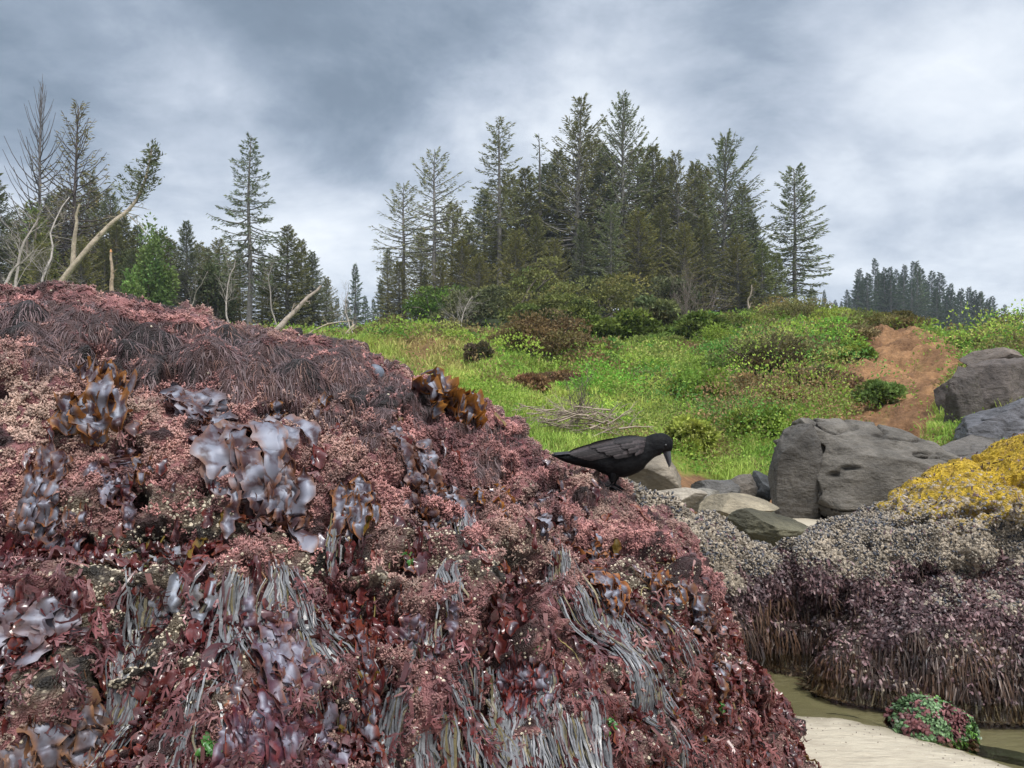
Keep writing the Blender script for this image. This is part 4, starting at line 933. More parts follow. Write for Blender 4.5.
# ------------------------------------------------------------------ growth on the foreground rock
vis = (MS.face > -.25) & (MS.px > -70) & (MS.px < 860) & (MS.py < 830)
lowf = low
def mat_wet(name, rough=.35, spec=.5, coat=0, var=.3, vscale=60, bump=.3, bscale=150, sheen=None, trans=0):
    n = NT(name)
    c = n.mix(1., n.attr(), n.ramp(n.noise(vscale, 3), [(.3, 1 - var), (.7, 1 + var)]), 'MULTIPLY')
    nm = n.bump(n.noise(bscale, 3), bump, .003) if bump else None
    n.bsdf(c, rough, spec, nm); n.b.inputs['Coat Weight'].default_value = coat; n.b.inputs['Coat Roughness'].default_value = .12
    last = n.b.outputs[0]
    if trans:
        t = n.n('ShaderNodeBsdfTranslucent'); n.l(n.mix(1., c, (1., .62, .30), 'MULTIPLY'), t.inputs['Color']); mx = n.n('ShaderNodeMixShader'); mx.inputs[0].default_value = trans
        n.l(last, mx.inputs[1]); n.l(t.outputs[0], mx.inputs[2]); last = mx.outputs[0]
    if sheen:
        g_ = n.n('ShaderNodeBsdfGlossy'); g_.inputs['Color'].default_value = (*sheen[1], 1); g_.inputs['Roughness'].default_value = sheen[2]
        if nm is not None: n.l(nm, g_.inputs['Normal'])
        mx = n.n('ShaderNodeMixShader'); a = n.n('ShaderNodeAttribute', attribute_name='col'); 
        # the bluish cuticle sheen is weaker on the thin amber margins (red minus blue of the tissue)
        sp_ = n.n('ShaderNodeSeparateColor'); n.l(n.attr(), sp_.inputs[0]); f_ = n.math('SUBTRACT', sheen[0], n.math('MULTIPLY', n.math('SUBTRACT', sp_.outputs[0], sp_.outputs[2]), 2.6), True)
        f_ = n.math('MULTIPLY', f_, n.ramp(n.noise(24, 3), [(.40, .10), (.54, 1.)]))
        n.l(f_, mx.inputs[0]); n.l(last, mx.inputs[1]); n.l(g_.outputs[0], mx.inputs[2]); last = mx.outputs[0]
    n.l(last, n.out.inputs['Surface']); return n.m
M_COR = mat_wet('coralline', .42, .45, bump=.4, var=.25, vscale=90, bscale=400)
M_HAIR = mat_wet('filaments', .5, .35, bump=0, var=.2)
M_BLADE = mat_wet('blade_weed', .50, .35, coat=0, bump=.10, bscale=40, var=.25, sheen=(.48, (.40, .445, .53), .66), trans=.15)
M_FROND = mat_wet('feathery_weed', .42, .45, coat=.15, var=.25, bump=0, sheen=(.10, (.6, .6, .7), .4), trans=.12)
M_SHEET = mat_wet('grey_weed', .55, .35, coat=.05, var=.4, vscale=90, bump=.6, bscale=110)
M_SHELL = mat_wet('shell', .5, .45, var=.3, vscale=300, bump=.4, bscale=500)

# ---- coralline tufts: knobbly little branching fans packed side by side
def tuft_proto(g, nb, spread, fat):
    V = []; T = []; Cc = []
    for b in range(nb):
        d = nrm(np.array([g.normal() * spread, g.normal() * spread, 1.])); o = np.array([g.normal(), g.normal(), 0]) * .28
        L = g.uniform(.55, 1.15); r = fat * g.uniform(.7, 1.3)
        A = nrm(np.cross(d, [.3, .9, .1])); B = np.cross(d, A); bend = g.normal(size=3) * .12; k = len(V)
        for f_, rr in ((.0, .45), (.62, 1.2)):
            c = o + d * L * f_ + bend * f_
            for a in (0, 2.1, 4.2): V.append(c + (A * math.cos(a + b) + B * math.sin(a + b)) * r * rr); Cc.append(.55 + .5 * f_)
        V.append(o + d * L + bend * 1.4); Cc.append(1.35)
        for a in range(3):
            n_ = (a + 1) % 3; T += [(k + a, k + n_, k + 3 + n_), (k + a, k + 3 + n_, k + 3 + a), (k + 3 + a, k + 3 + n_, k + 6)]
    return np.array(V), np.array(T), np.array(Cc)
def place_protos(mb, protos, p, n_, size, col, g, squash=1.):
    """merge rotated copies of little prototypes at points p with normals n_"""
    a = g.uniform(0, 6.28, len(p)); t = nrm(np.cross(n_, np.array([.13, .31, .94]))); b = np.cross(n_, t)
    X = t * np.cos(a)[:, None] + b * np.sin(a)[:, None]; Y = np.cross(n_, X)
    which = g.integers(0, len(protos), len(p))
    for k, (V, T, Cc) in enumerate(protos):
        m = which == k
        if not m.any(): continue
        W = p[m][:, None] + size[m][:, None, None] * (V[None, :, 0:1] * X[m][:, None] + V[None, :, 1:2] * Y[m][:, None] + V[None, :, 2:3] * n_[m][:, None] * squash)
        M = m.sum(); fc = (T[None] + (np.arange(M) * len(V))[:, None, None]).reshape(-1, T.shape[1])
        Cx = np.clip(col[m][:, None] * (Cc[None, :, None] if Cc.ndim == 1 else Cc[None]), .003, 1)
        mb.add(W.reshape(-1, 3), fc, Cx.reshape(-1, 3))
g = np.random.default_rng(101)
TP = [tuft_proto(g, 10, .75, .20) for _ in range(7)]
pitm = sstep(.27, .12, fbm(MS.G.astype(np.float32) * 9, 4, 41) * 1.25)
wt = vis * (1 - .93 * hz) * (1 - .80 * np.clip(bare * 1.2 - .1 + n1 * .5, 0, 1)) * (1 - .75 * low) * pitm * sstep(-.55, -.25, n1 + .2 * n2)
wt = wt * (1.5 / np.maximum(MS.G[..., 1], .8)) ** 1.2
wt = wt * (.12 + sstep(.62, .42, worley(MS.G.astype(np.float32) * 38 + fbm(MS.G.astype(np.float32) * 30, 2, 44)[..., None] * .4, 43)))
p_, n_, ii, jj = MS.sample(34000, wt, g)
tone = fbm(p_ * 11, 3, 141)[:, None]; tone2 = fbm(p_ * 4, 3, 142)[:, None]
cc = lerp(np.array([.41, .195, .178]), np.array([.095, .040, .042]), np.clip(tone * 1.7 + .5, 0, 1)); cc = lerp(cc, np.array([.46, .33, .26]), np.clip(tone2 * 1.4 + .05, 0, .75)) * g.uniform(.6, 1.4, (len(p_), 1)) * (1 - .35 * low[ii, jj])[:, None]
mb = MB(); place_protos(mb, TP, p_ - n_ * .001, nrm(n_ + g.normal(size=n_.shape) * .35), g.uniform(.0055, .0115, len(p_)), cc, g)
o = mb.build('coralline_algae', M_COR); tag(o, 'knobbly pink coralline algae crusting the foreground rock', 'algae', kind='stuff')

# ---- barnacles and white grit on the bare patches
def barn_proto(g):
    V = []; T = []; Cc = []; s = 7
    for r, z, c in ((1., 0, .7), (.55, .7, 1.15), (.34, .62, .9)):
        for k in range(s): a = k / s * 6.283; q_ = 1 + g.normal() * .12; V.append((math.cos(a) * r * q_, math.sin(a) * r * q_, z)); Cc.append(c)
    V.append((0, 0, .25)); Cc.append(.12)
    for b in (0, 1):
        for k in range(s): n1_ = (k + 1) % s; T += [(b * s + k, b * s + n1_, b * s + s + n1_), (b * s + k, b * s + s + n1_, b * s + s + k)]
    for k in range(s): T.append((2 * s + k, 2 * s + (k + 1) % s, 3 * s))
    return np.array(V), np.array(T), np.array(Cc)
BP = [barn_proto(g) for _ in range(3)]
wt = vis * (1 - hz) * (np.clip(bare * 1.3 + low * .35 - .05, 0, 1) * sstep(-.15, .25, n2 + n1) + .03)
p_, n_, ii, jj = MS.sample(15000, wt, g)
mb = MB(); place_protos(mb, BP, p_ - n_ * .0005, nrm(n_ + g.normal(size=n_.shape) * .2), g.uniform(.0013, .0042, len(p_)) ** 1., np.array([.52, .45, .34]) * g.uniform(.55, 1.3, (len(p_), 1)), g)
o = mb.build('barnacles', M_SHELL); tag(o, 'tiny cream barnacles on the bare dark patches of the foreground rock', 'barnacles', kind='stuff')

# ---- dark hair-like mats
def strands(mb, S, pts, nms, L, width, n, off, col, g, jit=.18, grav=.6, side_spread=.5, curve_up=0):
    K = len(pts); paths = np.zeros((K, n, 3)); sides = np.zeros((K, n, 3))
    for k in range(K):
        nn = nms[k]; down = np.array([0, 0, -1.]); d = down - nn * down.dot(nn) + g.normal(size=3) * side_spread * .5
        o_ = off * g.uniform(.3, 1.2) * np.sin(np.linspace(.25, 2.9, n)) 
        paths[k], _, sides[k] = S.drape(pts[k], d, L[k], n, o_ + .001, jit, g, grav)
    w_ = width[:, None] * np.linspace(1, .35, n)[None]
    ribbons(mb, paths, sides + g.normal(size=(K, 1, 3)) * .3, w_, col)
wt = vis * np.clip(hz * 1.4 - .3, 0, 1) * (MS.py < 520)
p_, n_, ii, jj = MS.sample(21000, wt, g); K = len(p_)
tn = fbm(p_ * 14, 3, 151)[:, None]; tb = fbm(p_ * 40, 2, 152)[:, None]
cc = lerp(np.array([.135, .088, .092]), np.array([.055, .034, .035]), np.clip(tn * 1.5 + .5, 0, 1)); cc = lerp(cc, np.array([.17, .075, .045]), np.clip(tb * 1.5 - .25 + (sstep(20, 0, MS.py[ii, jj] - MS.py.min(1)[ii]) * .5)[:, None], 0, .8)) * g.uniform(.6, 1.5, (K, 1))
mb = MB(); strands(mb, MS, p_, n_, g.uniform(.025, .065, K), g.uniform(.0005, .0010, K), 5, .010, cc, g, jit=.14)
o = mb.build('hairy_seaweed', M_HAIR); tag(o, 'mats of dark brown hair-like seaweed draped over the top of the foreground rock', 'seaweed', kind='stuff')

# ---- feathery maroon fronds
def frond_proto(g, depth=3, wide=.55, wseg=.026):
    V = []; Q = []; Cc = []
    def seg(a, b, w0, w1, c0, c1):
        t_ = (b - a) / (np.linalg.norm(b - a) + 1e-9); s_ = np.array([-t_[1], t_[0]]); k = len(V)
        for q_, w_, c_ in ((a, w0, c0), (b, w1, c1)):
            V.append((*(q_ - s_ * w_), 0)); V.append((*(q_ + s_ * w_), 0)); Cc.extend([c_, c_])
        Q.append((k, k + 2, k + 3, k + 1))
    def br(a, ang, L, w_, d_):
        n_ = 3 if d_ > 1 else 2
        for k in range(n_):
            b = a + np.array([math.sin(ang), math.cos(ang)]) * L / n_
            seg(a, b, w_ * (1 - k / n_ * .4), w_ * (1 - (k + 1) / n_ * .45), .75 + .12 * (depth - d_), .8 + .15 * (depth - d_)); a = b; ang += g.normal() * .14
            if d_ > 0:
                for s_ in (-1, 1):
                    if g.random() < .9: br(a if k < n_ - 1 else a, ang + s_ * g.uniform(.45, .85), L * g.uniform(.38, .6) * (1 - .25 * k / n_), w_ * .72, d_ - 1)
    br(np.array([0., 0.]), 0, .95, wseg * 1.4, depth - 1)
    V = np.array(V); V[:, 0] *= wide / max(.2, np.abs(V[:, 0]).max()); V[:, 1] /= V[:, 1].max(); return V, np.array(Q), np.array(Cc)
FP = [frond_proto(g, 3, g.uniform(.36, .6), g.uniform(.034, .048)) for _ in range(6)]
def drape_protos(mb, S, protos, pts, nms, L, col, g, off=.006, grav=.35, spread=.5, dirs=None, jit=.05, wave=.25, n=6, sc=1.):
    for k in range(len(pts)):
        nn = nms[k]; down = np.array([0, 0, -1.]); d = down - nn * down.dot(nn) if dirs is None else dirs[k]
        d = nrm(d) + g.normal(size=3) * spread
        path, nm, sd = S.drape(pts[k], d, L[k], n, off * g.uniform(.3, 1.6), jit, g, grav)
        V, Q, Cc = protos[g.integers(0, len(protos))]
        y = np.clip(V[:, 1], 0, 1) * (n - 1); i0 = np.minimum(y.astype(int), n - 2); f = (y - i0)[:, None]
        ip = lambda A: A[i0] * (1 - f) + A[i0 + 1] * f
        lift = (np.sin(V[:, 1] * g.uniform(2, 6) + g.uniform(0, 6)) + np.sin(V[:, 0] * 9 + g.uniform(0, 6))) * wave * off * 2
        W = ip(path) + ip(sd) * (V[:, :1] * L[k] * sc) + ip(nm) * lift[:, None]
        mb.add(W, Q, np.clip(col[k] * Cc[:, None], .003, 1))
FRON = [(30, 545, 45, 38), (60, 590, 30, 30), (75, 640, 40, 60), (180, 640, 55, 90), (215, 580, 30, 24), (230, 700, 40, 60), (160, 740, 70, 40), (330, 600, 50, 40), (340, 740, 70, 40), (120, 500, 25, 12), (660, 740, 60, 50), (720, 720, 60, 70), (620, 745, 40, 30),
        (480, 745, 30, 30), (420, 700, 40, 50), (290, 680, 40, 50), (505, 620, 18, 40), (565, 600, 20, 30), (440, 640, 20, 30), (700, 640, 40, 30), (680, 600, 16, 30), (550, 745, 20, 30), (260, 620, 30, 40), (600, 640, 14, 30)]
fz = zone(MS.px + fbm(MS.G.astype(np.float32) * 14, 2, 161) * 30, MS.py + fbm(MS.G.astype(np.float32) * 14, 2, 162) * 30, FRON, .4)
wt = vis * (fz + .16 * low + .03 * (MS.py > 420))
p_, n_, ii, jj = MS.sample(5200, wt, g); K = len(p_)
tn = fbm(p_ * 12, 3, 171)[:, None]
cc = lerp(np.array([.145, .052, .055]), np.array([.055, .020, .023]), np.clip(tn * 1.3 + .5, 0, 1)); rt = (MS.px[ii, jj] > 600)[:, None]
cc = lerp(cc, np.array([.20, .060, .045]), rt * .32) * g.uniform(.65, 1.4, (K, 1)); cc = lerp(cc, np.array([.33, .17, .16]), (g.random((K, 1)) < .10) * .6)
mb = MB(); drape_protos(mb, MS, FP, p_, n_, g.uniform(.03, .075, K), cc, g, off=.012, spread=.35)
o = mb.build('feathery_seaweed', M_FROND); tag(o, 'clumps of feathery maroon seaweed on the lower face of the foreground rock', 'seaweed', kind='stuff')

MS.soft = True
# ---- blades: wavy, lobed, leathery sheets
def blade(mb, S, p, d, L, W, g, cin=(.045, .016, .018), cedge=(.26, .10, .03), lobes=1.7, nl=22, nw=9, off=.010, grav=.45, curl=1., edge=.35, fork=0, jit=.05, ruff=.0075, point=False, grey=None):
    path, nm, sd = S.drape(p, d, L, nl, .002 + off * np.sin(np.linspace(.1, 2.7, nl)) * g.uniform(.6, 1.4), jit, g, grav)
    s = np.linspace(0, 1, nl); u = np.linspace(-1, 1, nw)
    prof = np.minimum(1, (s / .28) ** .8) * (1 - .25 * s) * (1 if point is False else (1 - s ** 2.2)) * np.sqrt(np.clip(1 - ((s - .72) / .285) ** 2, .004, 1) * (s > .72) + (s <= .72))
    prof = .05 + .95 * prof
    def rag(sd_): 
        q_ = np.stack([s * 4.2 * lobes + g.uniform(0, 50), s * 0 + sd_, s * 0], -1); return 1 + .55 * fbm(q_, 3, 7) * 1.5
    wl_, wr_ = W * prof * rag(1), W * prof * rag(2); 
    hw = np.where(u[None] < 0, wl_[:, None], wr_[:, None]); off_u = u[None] * hw
    gx = g.uniform(0, 30, 3)
    P3 = np.stack([off_u / W * 1.1 + gx[0], s[:, None] * L / W * 1.1 + gx[1] + 0 * u[None], 0 * off_u + gx[2]], -1)
    z = fbm(P3 * .75, 2, 9) * ruff * 2.6 * curl + (np.abs(u)[None] ** 2.2) * ruff * (.7 + 2.6 * fbm(P3 * 1.1 + 9, 2, 11)) * curl + .006 + g.uniform(0, .008)
    z = np.maximum(z, -.004)
    V = path[:, None] + sd[:, None] * off_u[..., None] + nm[:, None] * z[..., None]
    e = sstep(.55, 1.02, np.abs(u)[None] + .45 * fbm(P3 * .9 + 5, 2, 13)) * edge + sstep(.86, 1, s)[:, None] * edge * .6
    C = lerp(np.array(cin), np.array(cedge), np.clip(e, 0, 1)[..., None]) * (1 + .3 * fbm(P3 * 2, 2, 17))[..., None]
    if grey is not None: C = lerp(C, np.array(grey), sstep(.0, .35, fbm(P3 * np.array([2.2, .35, 1]) + 2, 3, 19))[..., None])
    mb.add(V, grid_faces(nl, nw), np.clip(C, .003, 1))
def clump(name, anchors, label, g, n=6, L=.12, W=.018, spread=.7, jitter=.022, group=None, mat=None, dirv=None, **k):
    root = None; parts = []
    for a in anchors:
        ax, ay = a[:2]; m = a[2] if len(a) > 2 else n
        p0, n0 = MS.at(ax, ay)
        if root is None: root = empty(name, p0); org = p0.copy(); tag(root, label, 'seaweed', group)
        for _ in range(int(m * 1.7 + .5)):
            mb = MB(); nn = n0; down = np.array([0, 0, -1.]) if dirv is None else np.array(dirv, float)
            d = nrm(down - nn * down.dot(nn)) + g.normal(size=3) * spread; q_ = p0 + g.normal(size=3) * jitter
            kk = dict(k); D = max(1., p0[1])
            blade(mb, MS, q_, d, L * g.uniform(.7, 1.3), W * 1.0 * g.uniform(.6, 1.35), g, **kk)
            o = mb.build('blade', mat or M_BLADE, root, smooth=True, loc=None)
            o.location = -org
    return root
GB = 'iridescent bladed seaweeds on the foreground rock'; AMB = (.27, .115, .03)
def big(*a, **k): return clump('bladed_seaweed', *a, g, group=GB, **k)
big([(94, 386, 3), (92, 402, 4), (76, 408, 3)], 'amber and blue-grey bladed seaweed alone below the dark mats at the upper left', L=.10, W=.022, edge=.9, cedge=AMB, off=.022, ruff=.016)
big([(60, 462, 4), (45, 470, 3), (66, 500, 3)], 'ragged grey-blue bladed seaweed near the left edge, over a dark hollow', L=.12, W=.016, edge=.6)
big([(172, 402, 5), (186, 410, 5), (204, 408, 5), (218, 416, 5), (200, 432, 4)], 'broad pale blue-grey bladed seaweed, left half of the largest patch on the upper face', L=.13, W=.030, spread=.8, edge=.3, off=.02)
big([(232, 424, 5), (250, 438, 5), (266, 450, 5), (280, 462, 5), (290, 476, 4), (240, 455, 3)], 'broad pale blue-grey bladed seaweed, right half of the largest patch with amber folds', L=.16, W=.028, spread=.6, edge=.45, off=.02)
big([(268, 402, 1), (270, 408, 3), (318, 405, 2), (150, 455, 3)], 'small bladed seaweed with a round amber tip above the largest patch', L=.05, W=.012, edge=.8, cedge=AMB)
big([(345, 490, 4), (356, 488, 3)], 'short brown and blue folded blades hanging right of the largest patch', L=.11, W=.018, spread=.3, edge=.7, cedge=(.30, .12, .03))
big([(392, 436, 5), (408, 446, 6), (420, 462, 5)], 'long trailing bladed seaweed below the small blue-grey shell, upper part', L=.11, W=.018, edge=.4)
big([(408, 486, 6), (424, 484, 6), (436, 480, 3)], 'long trailing bladed seaweed below the small blue-grey shell, dark lower part with amber', L=.12, W=.017, edge=.6)
big([(428, 388, 3), (440, 396, 4), (452, 402, 3)], 'bladed seaweed with an orange curl standing on the ridge against the grass', L=.12, W=.020, edge=1., cedge=(.32, .14, .03), off=.03, ruff=.02, spread=.5, dirv=(.8, 0, -.35))
big([(484, 500, 2), (497, 494, 2)], 'small amber-tipped blade above the middle of the pink slope', L=.06, W=.010, edge=1., cedge=(.36, .15, .03))
big([(535, 520, 3), (555, 524, 4), (575, 500, 2), (530, 505, 2)], 'little blue-grey blades scattered on the pink slope below the crow', L=.055, W=.013, edge=.3)
big([(592, 545, 4), (598, 560, 5), (590, 580, 5)], 'orange-brown folded bladed seaweed above the long grey drapes', L=.10, W=.018, edge=1., cedge=(.30, .11, .03), off=.02)
big([(20, 598, 3), (50, 600, 3), (5, 610, 2)], 'wide pale mauve sheet seaweed at the left edge', L=.09, W=.04, edge=.25, cin=(.10, .06, .065), spread=1.)
big([(62, 678, 4), (45, 690, 4), (80, 700, 3), (20, 735, 3)], 'large fan of brown and grey blades in the bottom left corner', L=.15, W=.026, edge=.75, cedge=(.25, .12, .05), dirv=(-.5, 0, -.9), cin=(.08, .05, .05))
big([(275, 610, 6), (262, 640, 6), (290, 660, 5)], 'stack of purple-grey lobed blades left of the lower middle', L=.11, W=.020, edge=.4, cin=(.075, .03, .045))
big([(270, 690, 6), (250, 715, 5), (300, 730, 5)], 'ruffled dark red and lilac blades at the bottom, left of the middle', L=.10, W=.018, edge=.5, cedge=(.20, .03, .02), cin=(.07, .02, .035))
big([(352, 610, 4), (345, 650, 5), (350, 690, 4)], 'long red-brown blades hanging in a column at the lower middle', L=.12, W=.016, edge=.7, cedge=(.25, .05, .02), spread=.35)
big([(442, 610, 3), (435, 640, 3), (430, 600, 2)], 'small purple drooping blades right of the hanging red-brown column', L=.08, W=.012, edge=.4, cin=(.08, .03, .04))
big([(508, 668, 5), (530, 660, 5), (520, 690, 5)], 'dark red glossy blades low on the rock between the grey drapes', L=.09, W=.017, edge=.6, cedge=(.28, .04, .02), cin=(.06, .02, .025))
big([(655, 582, 3), (668, 588, 4), (655, 570, 2)], 'brown and lilac blades on the right flank, upper bunch', L=.08, W=.014, edge=.8, cedge=(.35, .14, .04))
big([(690, 605, 4), (702, 612, 4), (712, 622, 3)], 'pale blue curled blades on the right edge of the rock', L=.08, W=.015, edge=.5, cedge=AMB, off=.02)
big([(695, 640, 4), (706, 655, 4), (622, 610, 3)], 'silvery blades with amber rims low on the right flank', L=.09, W=.015, edge=.6, cedge=AMB)
big([(130, 470, 4), (100, 470, 3), (120, 495, 3)], 'dark maroon glossy blades in the hollow left of the middle', L=.08, W=.015, edge=.4, cin=(.06, .02, .03))
big([(210, 585, 2), (168, 560, 2), (182, 575, 3)], 'pale grey limp blades above the big maroon feathery clump', L=.10, W=.012, edge=.2, cin=(.12, .11, .11))

# many small glossy scraps between the larger plants
p_, n_, ii, jj = MS.sample(1000, vis * (.4 + 1.2 * low) * (1 - hz) * (MS.py > 400), g); mb = MB()
for k in range(len(p_)):
    nn = n_[k]; d = nrm(np.array([0, 0, -1.]) + nn * nn[2]) + g.normal(size=3) * .5; a = g.random()
    blade(mb, MS, p_[k], d, g.uniform(.025, .08), g.uniform(.005, .014), g, nl=9, nw=5, cin=[(.05, .018, .022), (.10, .025, .02), (.09, .05, .055), (.15, .10, .02)][int(a * 3.4)], cedge=[(.3, .1, .03), (.25, .04, .02)][int(a * 7) % 2], edge=g.uniform(.1, .9), ruff=.005, off=.005)
M_SCRAP = mat_wet('scrap_weed', .35, .5, coat=.2, bump=.1, trans=.15, sheen=(.24, (.44, .48, .56), .5))
o = mb.build('seaweed_scraps', M_SCRAP, smooth=True); tag(o, 'small glossy red and brown seaweed blades scattered over the foreground rock', 'seaweed', kind='stuff')

# ---- long limp grey drapes with olive cords
GD = 'limp grey draped seaweeds low on the foreground rock'
M_STRAP = mat_wet('grey_straps', .40, .5, coat=.1, var=.3, vscale=120, bump=.15, bscale=250)
def drape_clump(anchors, label, L, W, n, spread=.12, dirv=None):
    """bundles of long limp straps that lie on the rock like wet hair"""
    root = None; down = np.array([0, 0, -1.]) if dirv is None else np.array(dirv, float)
    for ax, ay in anchors:
        p0, n0 = MS.at(ax, ay)
        if root is None: root = empty('draped_seaweed', p0); org = p0.copy(); tag(root, label, 'seaweed', GD)
        lat = nrm(np.cross(n0, down)); K = int(n * 20); m = 15
        paths = np.zeros((K, m, 3)); sides = np.zeros((K, m, 3)); ln = L * 1.6 * g.uniform(.35, 1.25, K); off = g.uniform(.010, .026, K)
        for k in range(K):
            c_ = g.normal() * W * 1.1; st = p0 + lat * c_ + g.normal(size=3) * .006 - nrm(down) * g.random() * .03; d = nrm(down - n0 * down.dot(n0)) + lat * c_ * 3 + g.normal(size=3) * spread * .6
            path, nm, sd = MS.drape(st, d, ln[k], m, off[k], .10, g, .5); paths[k] = path; sides[k] = sd + nm * g.normal() * .35
        w_ = g.uniform(.0007, .0030, (K, 1)) * (np.sin(np.linspace(.5, 2.9, m))[None] * .8 + .3) * (1 + .35 * g.normal(size=(K, m)) * .5)
        t_ = g.random(K); base = np.where(t_[:, None] < .70, np.array([[.125, .127, .135]]), np.where(t_[:, None] < .78, np.array([[.11, .088, .035]]), np.where(t_[:, None] < .94, np.array([[.07, .028, .030]]), np.array([[.17, .145, .09]]))))
        col = base[:, None] * g.uniform(.55, 1.35, (K, 1, 1)) * (1 + .25 * fbm(paths * 40, 2, 5))[..., None]
        mb = MB(); ribbons(mb, paths, nrm(sides), np.abs(w_), np.clip(col, .005, 1)); o = mb.build('straps', M_STRAP, root, smooth=True); o.location = -org
drape_clump([(160, 590), (150, 605), (142, 632), (122, 665)], 'long grey draped seaweed slanting down left of the big maroon clump', .20, .022, 5, dirv=(-.45, 0, -1))
drape_clump([(236, 590), (280, 575), (268, 600)], 'narrow grey draped seaweed beside the lilac lobed blades', .14, .012, 4, dirv=(-.4, 0, -1))
drape_clump([(408, 700), (424, 690), (440, 720)], 'short grey draped seaweed at the bottom middle', .14, .013, 5)
drape_clump([(470, 650), (482, 680), (500, 700)], 'grey draped seaweed with olive cords left of the dark red glossy blades', .16, .013, 5)
drape_clump([(572, 585), (582, 610), (596, 640), (560, 560)], 'long narrow grey drape hanging below the orange-brown blades', .18, .013, 5)
drape_clump([(612, 625), (625, 650), (640, 680), (650, 700)], 'widest grey drape at the lower right of the rock', .22, .024, 6, dirv=(.25, 0, -1))
drape_clump([(545, 690), (560, 720), (580, 700)], 'grey draped seaweed at the bottom below the long narrow drape', .14, .016, 5)
drape_clump([(450, 570), (340, 530), (665, 620), (460, 520)], 'few thin grey drapes spread over the pink crust', .07, .009, 2)
drape_clump([(310, 610), (316, 640), (190, 700)], 'grey olive drape between the lilac blades and the red-brown column', .12, .012, 3)
drape_clump([(430, 640), (455, 700), (478, 720), (515, 720)], 'tattered grey drapes with pale tips along the bottom edge, middle', .13, .016, 4)
drape_clump([(598, 600), (632, 700), (660, 730), (690, 740)], 'tattered grey drapes at the bottom of the lower right face', .15, .018, 4)
# dark burgundy blades filling the lower face
M_DARK = mat_wet('burgundy_weed', .30, .5, coat=.25, bump=.15, bscale=60, trans=.12, sheen=(.07, (.55, .55, .65), .4))
p_, n_, ii, jj = MS.sample(1300, vis * (.10 + 1.3 * low + .5 * bare) * (1 - hz) * (MS.py > 430), g); mb = MB()
for k in range(len(p_)):
    nn = n_[k]; d = nrm(np.array([0, 0, -1.]) + nn * nn[2]) + g.normal(size=3) * .4; a = g.random()
    blade(mb, MS, p_[k], d, g.uniform(.03, .085), g.uniform(.005, .015), g, nl=11, nw=6, cin=[(.045, .012, .016), (.085, .018, .018), (.10, .045, .05)][int(a * 2.99)], cedge=[(.20, .04, .02), (.12, .02, .02)][int(a * 7) % 2], edge=g.uniform(.1, .9), ruff=.007, off=.007, lobes=1.6)
o = mb.build('burgundy_seaweed', M_DARK, smooth=True); tag(o, 'dark burgundy seaweed blades matted over the lower face of the foreground rock', 'seaweed', kind='stuff')
# olive and green scraps
p_, n_, ii, jj = MS.sample(260, vis * zone(MS.px, MS.py, [(150, 560, 90, 50), (400, 590, 60, 40), (610, 660, 90, 100), (700, 680, 40, 60), (250, 700, 40, 50), (480, 640, 60, 50), (170, 500, 30, 20), (390, 620, 15, 20)], .4), g); mb = MB(); mg = MB()
for k in range(len(p_)):
    nn = n_[k]; d = nrm(np.array([0, 0, -1.]) + nn * nn[2]) + g.normal(size=3) * .45
    path, nm, sd = MS.drape(p_[k], d, g.uniform(.03, .12), 10, .007, .2, g, .45); tube(mb, path, np.linspace(.0022, .0009, 10), 4, np.array(rnd.choice([(.17, .12, .025), (.12, .13, .03), (.28, .22, .08), (.2, .09, .03)])))
o = mb.build('olive_cords', M_FROND); tag(o, 'olive and yellow cord-like seaweed strands on the lower foreground rock', 'seaweed', kind='stuff')
for ax, ay, lb in ((212, 745, 'tiny bright green sea lettuce at the bottom left between maroon fronds'), (604, 725, 'tiny bright green sea lettuce beside the widest grey drape'), (712, 700, 'tiny bright green sea lettuce on the right edge of the rock'), (400, 560, 'faint green sea lettuce in the middle of the pink crust'), (540, 640, 'green sea lettuce above the dark red glossy blades')):
    p0, n0 = MS.at(ax, ay); mb = MB()
    for _ in range(7): blade(mb, MS, p0 + g.normal(size=3) * .006, g.normal(size=3), g.uniform(.014, .03), .006, g, cin=(.05, .16, .03), cedge=(.12, .24, .05), nl=8, nw=5, ruff=.004, off=.008)
    o = mb.build('sea_lettuce', M_FROND, smooth=True); tag(o, lb, 'seaweed', 'bits of green sea lettuce on the foreground rock')
# blue-grey limpet on the ridge and a few pale shells
def limpet(ax, ay, r, col, label, h=.55):
    p0, n0 = MS.at(ax, ay); mb = MB(); nr_, ns = 7, 18; V = []
    for i in range(nr_):
        f_ = i / (nr_ - 1)
        for k in range(ns): a = k / ns * 6.283; q_ = 1 + .05 * math.sin(a * 9); V.append((math.cos(a) * r * f_ * q_, math.sin(a) * r * f_ * .85 * q_, r * h * (1 - f_ ** 1.7)))
    V = np.array(V); t_ = nrm(np.cross(n0, [0.1, 1, .2])); b_ = np.cross(n0, t_); W = V[:, :1] * t_ + V[:, 1:2] * b_ + V[:, 2:] * n0
    i = np.arange(nr_ * ns).reshape(nr_, ns); Q = np.stack([i[:-1], i[1:], np.roll(i, -1, 1)[1:], np.roll(i, -1, 1)[:-1]], -1).reshape(-1, 4)
    mb.add(W, Q, np.array(col) * np.repeat(RG.uniform(.75, 1.2, nr_), ns)[:, None]); o = mb.build('limpet', M_SHELL, smooth=True); o.location = p0 + n0 * .002; tag(o, label, 'shell'); return o
limpet(376, 371, .026, (.13, .15, .19), 'smooth blue-grey limpet shell on the ridge of the foreground rock')
limpet(384, 575, .010, (.45, .40, .32), 'small cream limpet in the middle of the pink crust')
limpet(385, 690, .020, (.55, .48, .36), 'round cream shell lump beside the hanging red-brown column')

MS.soft = False
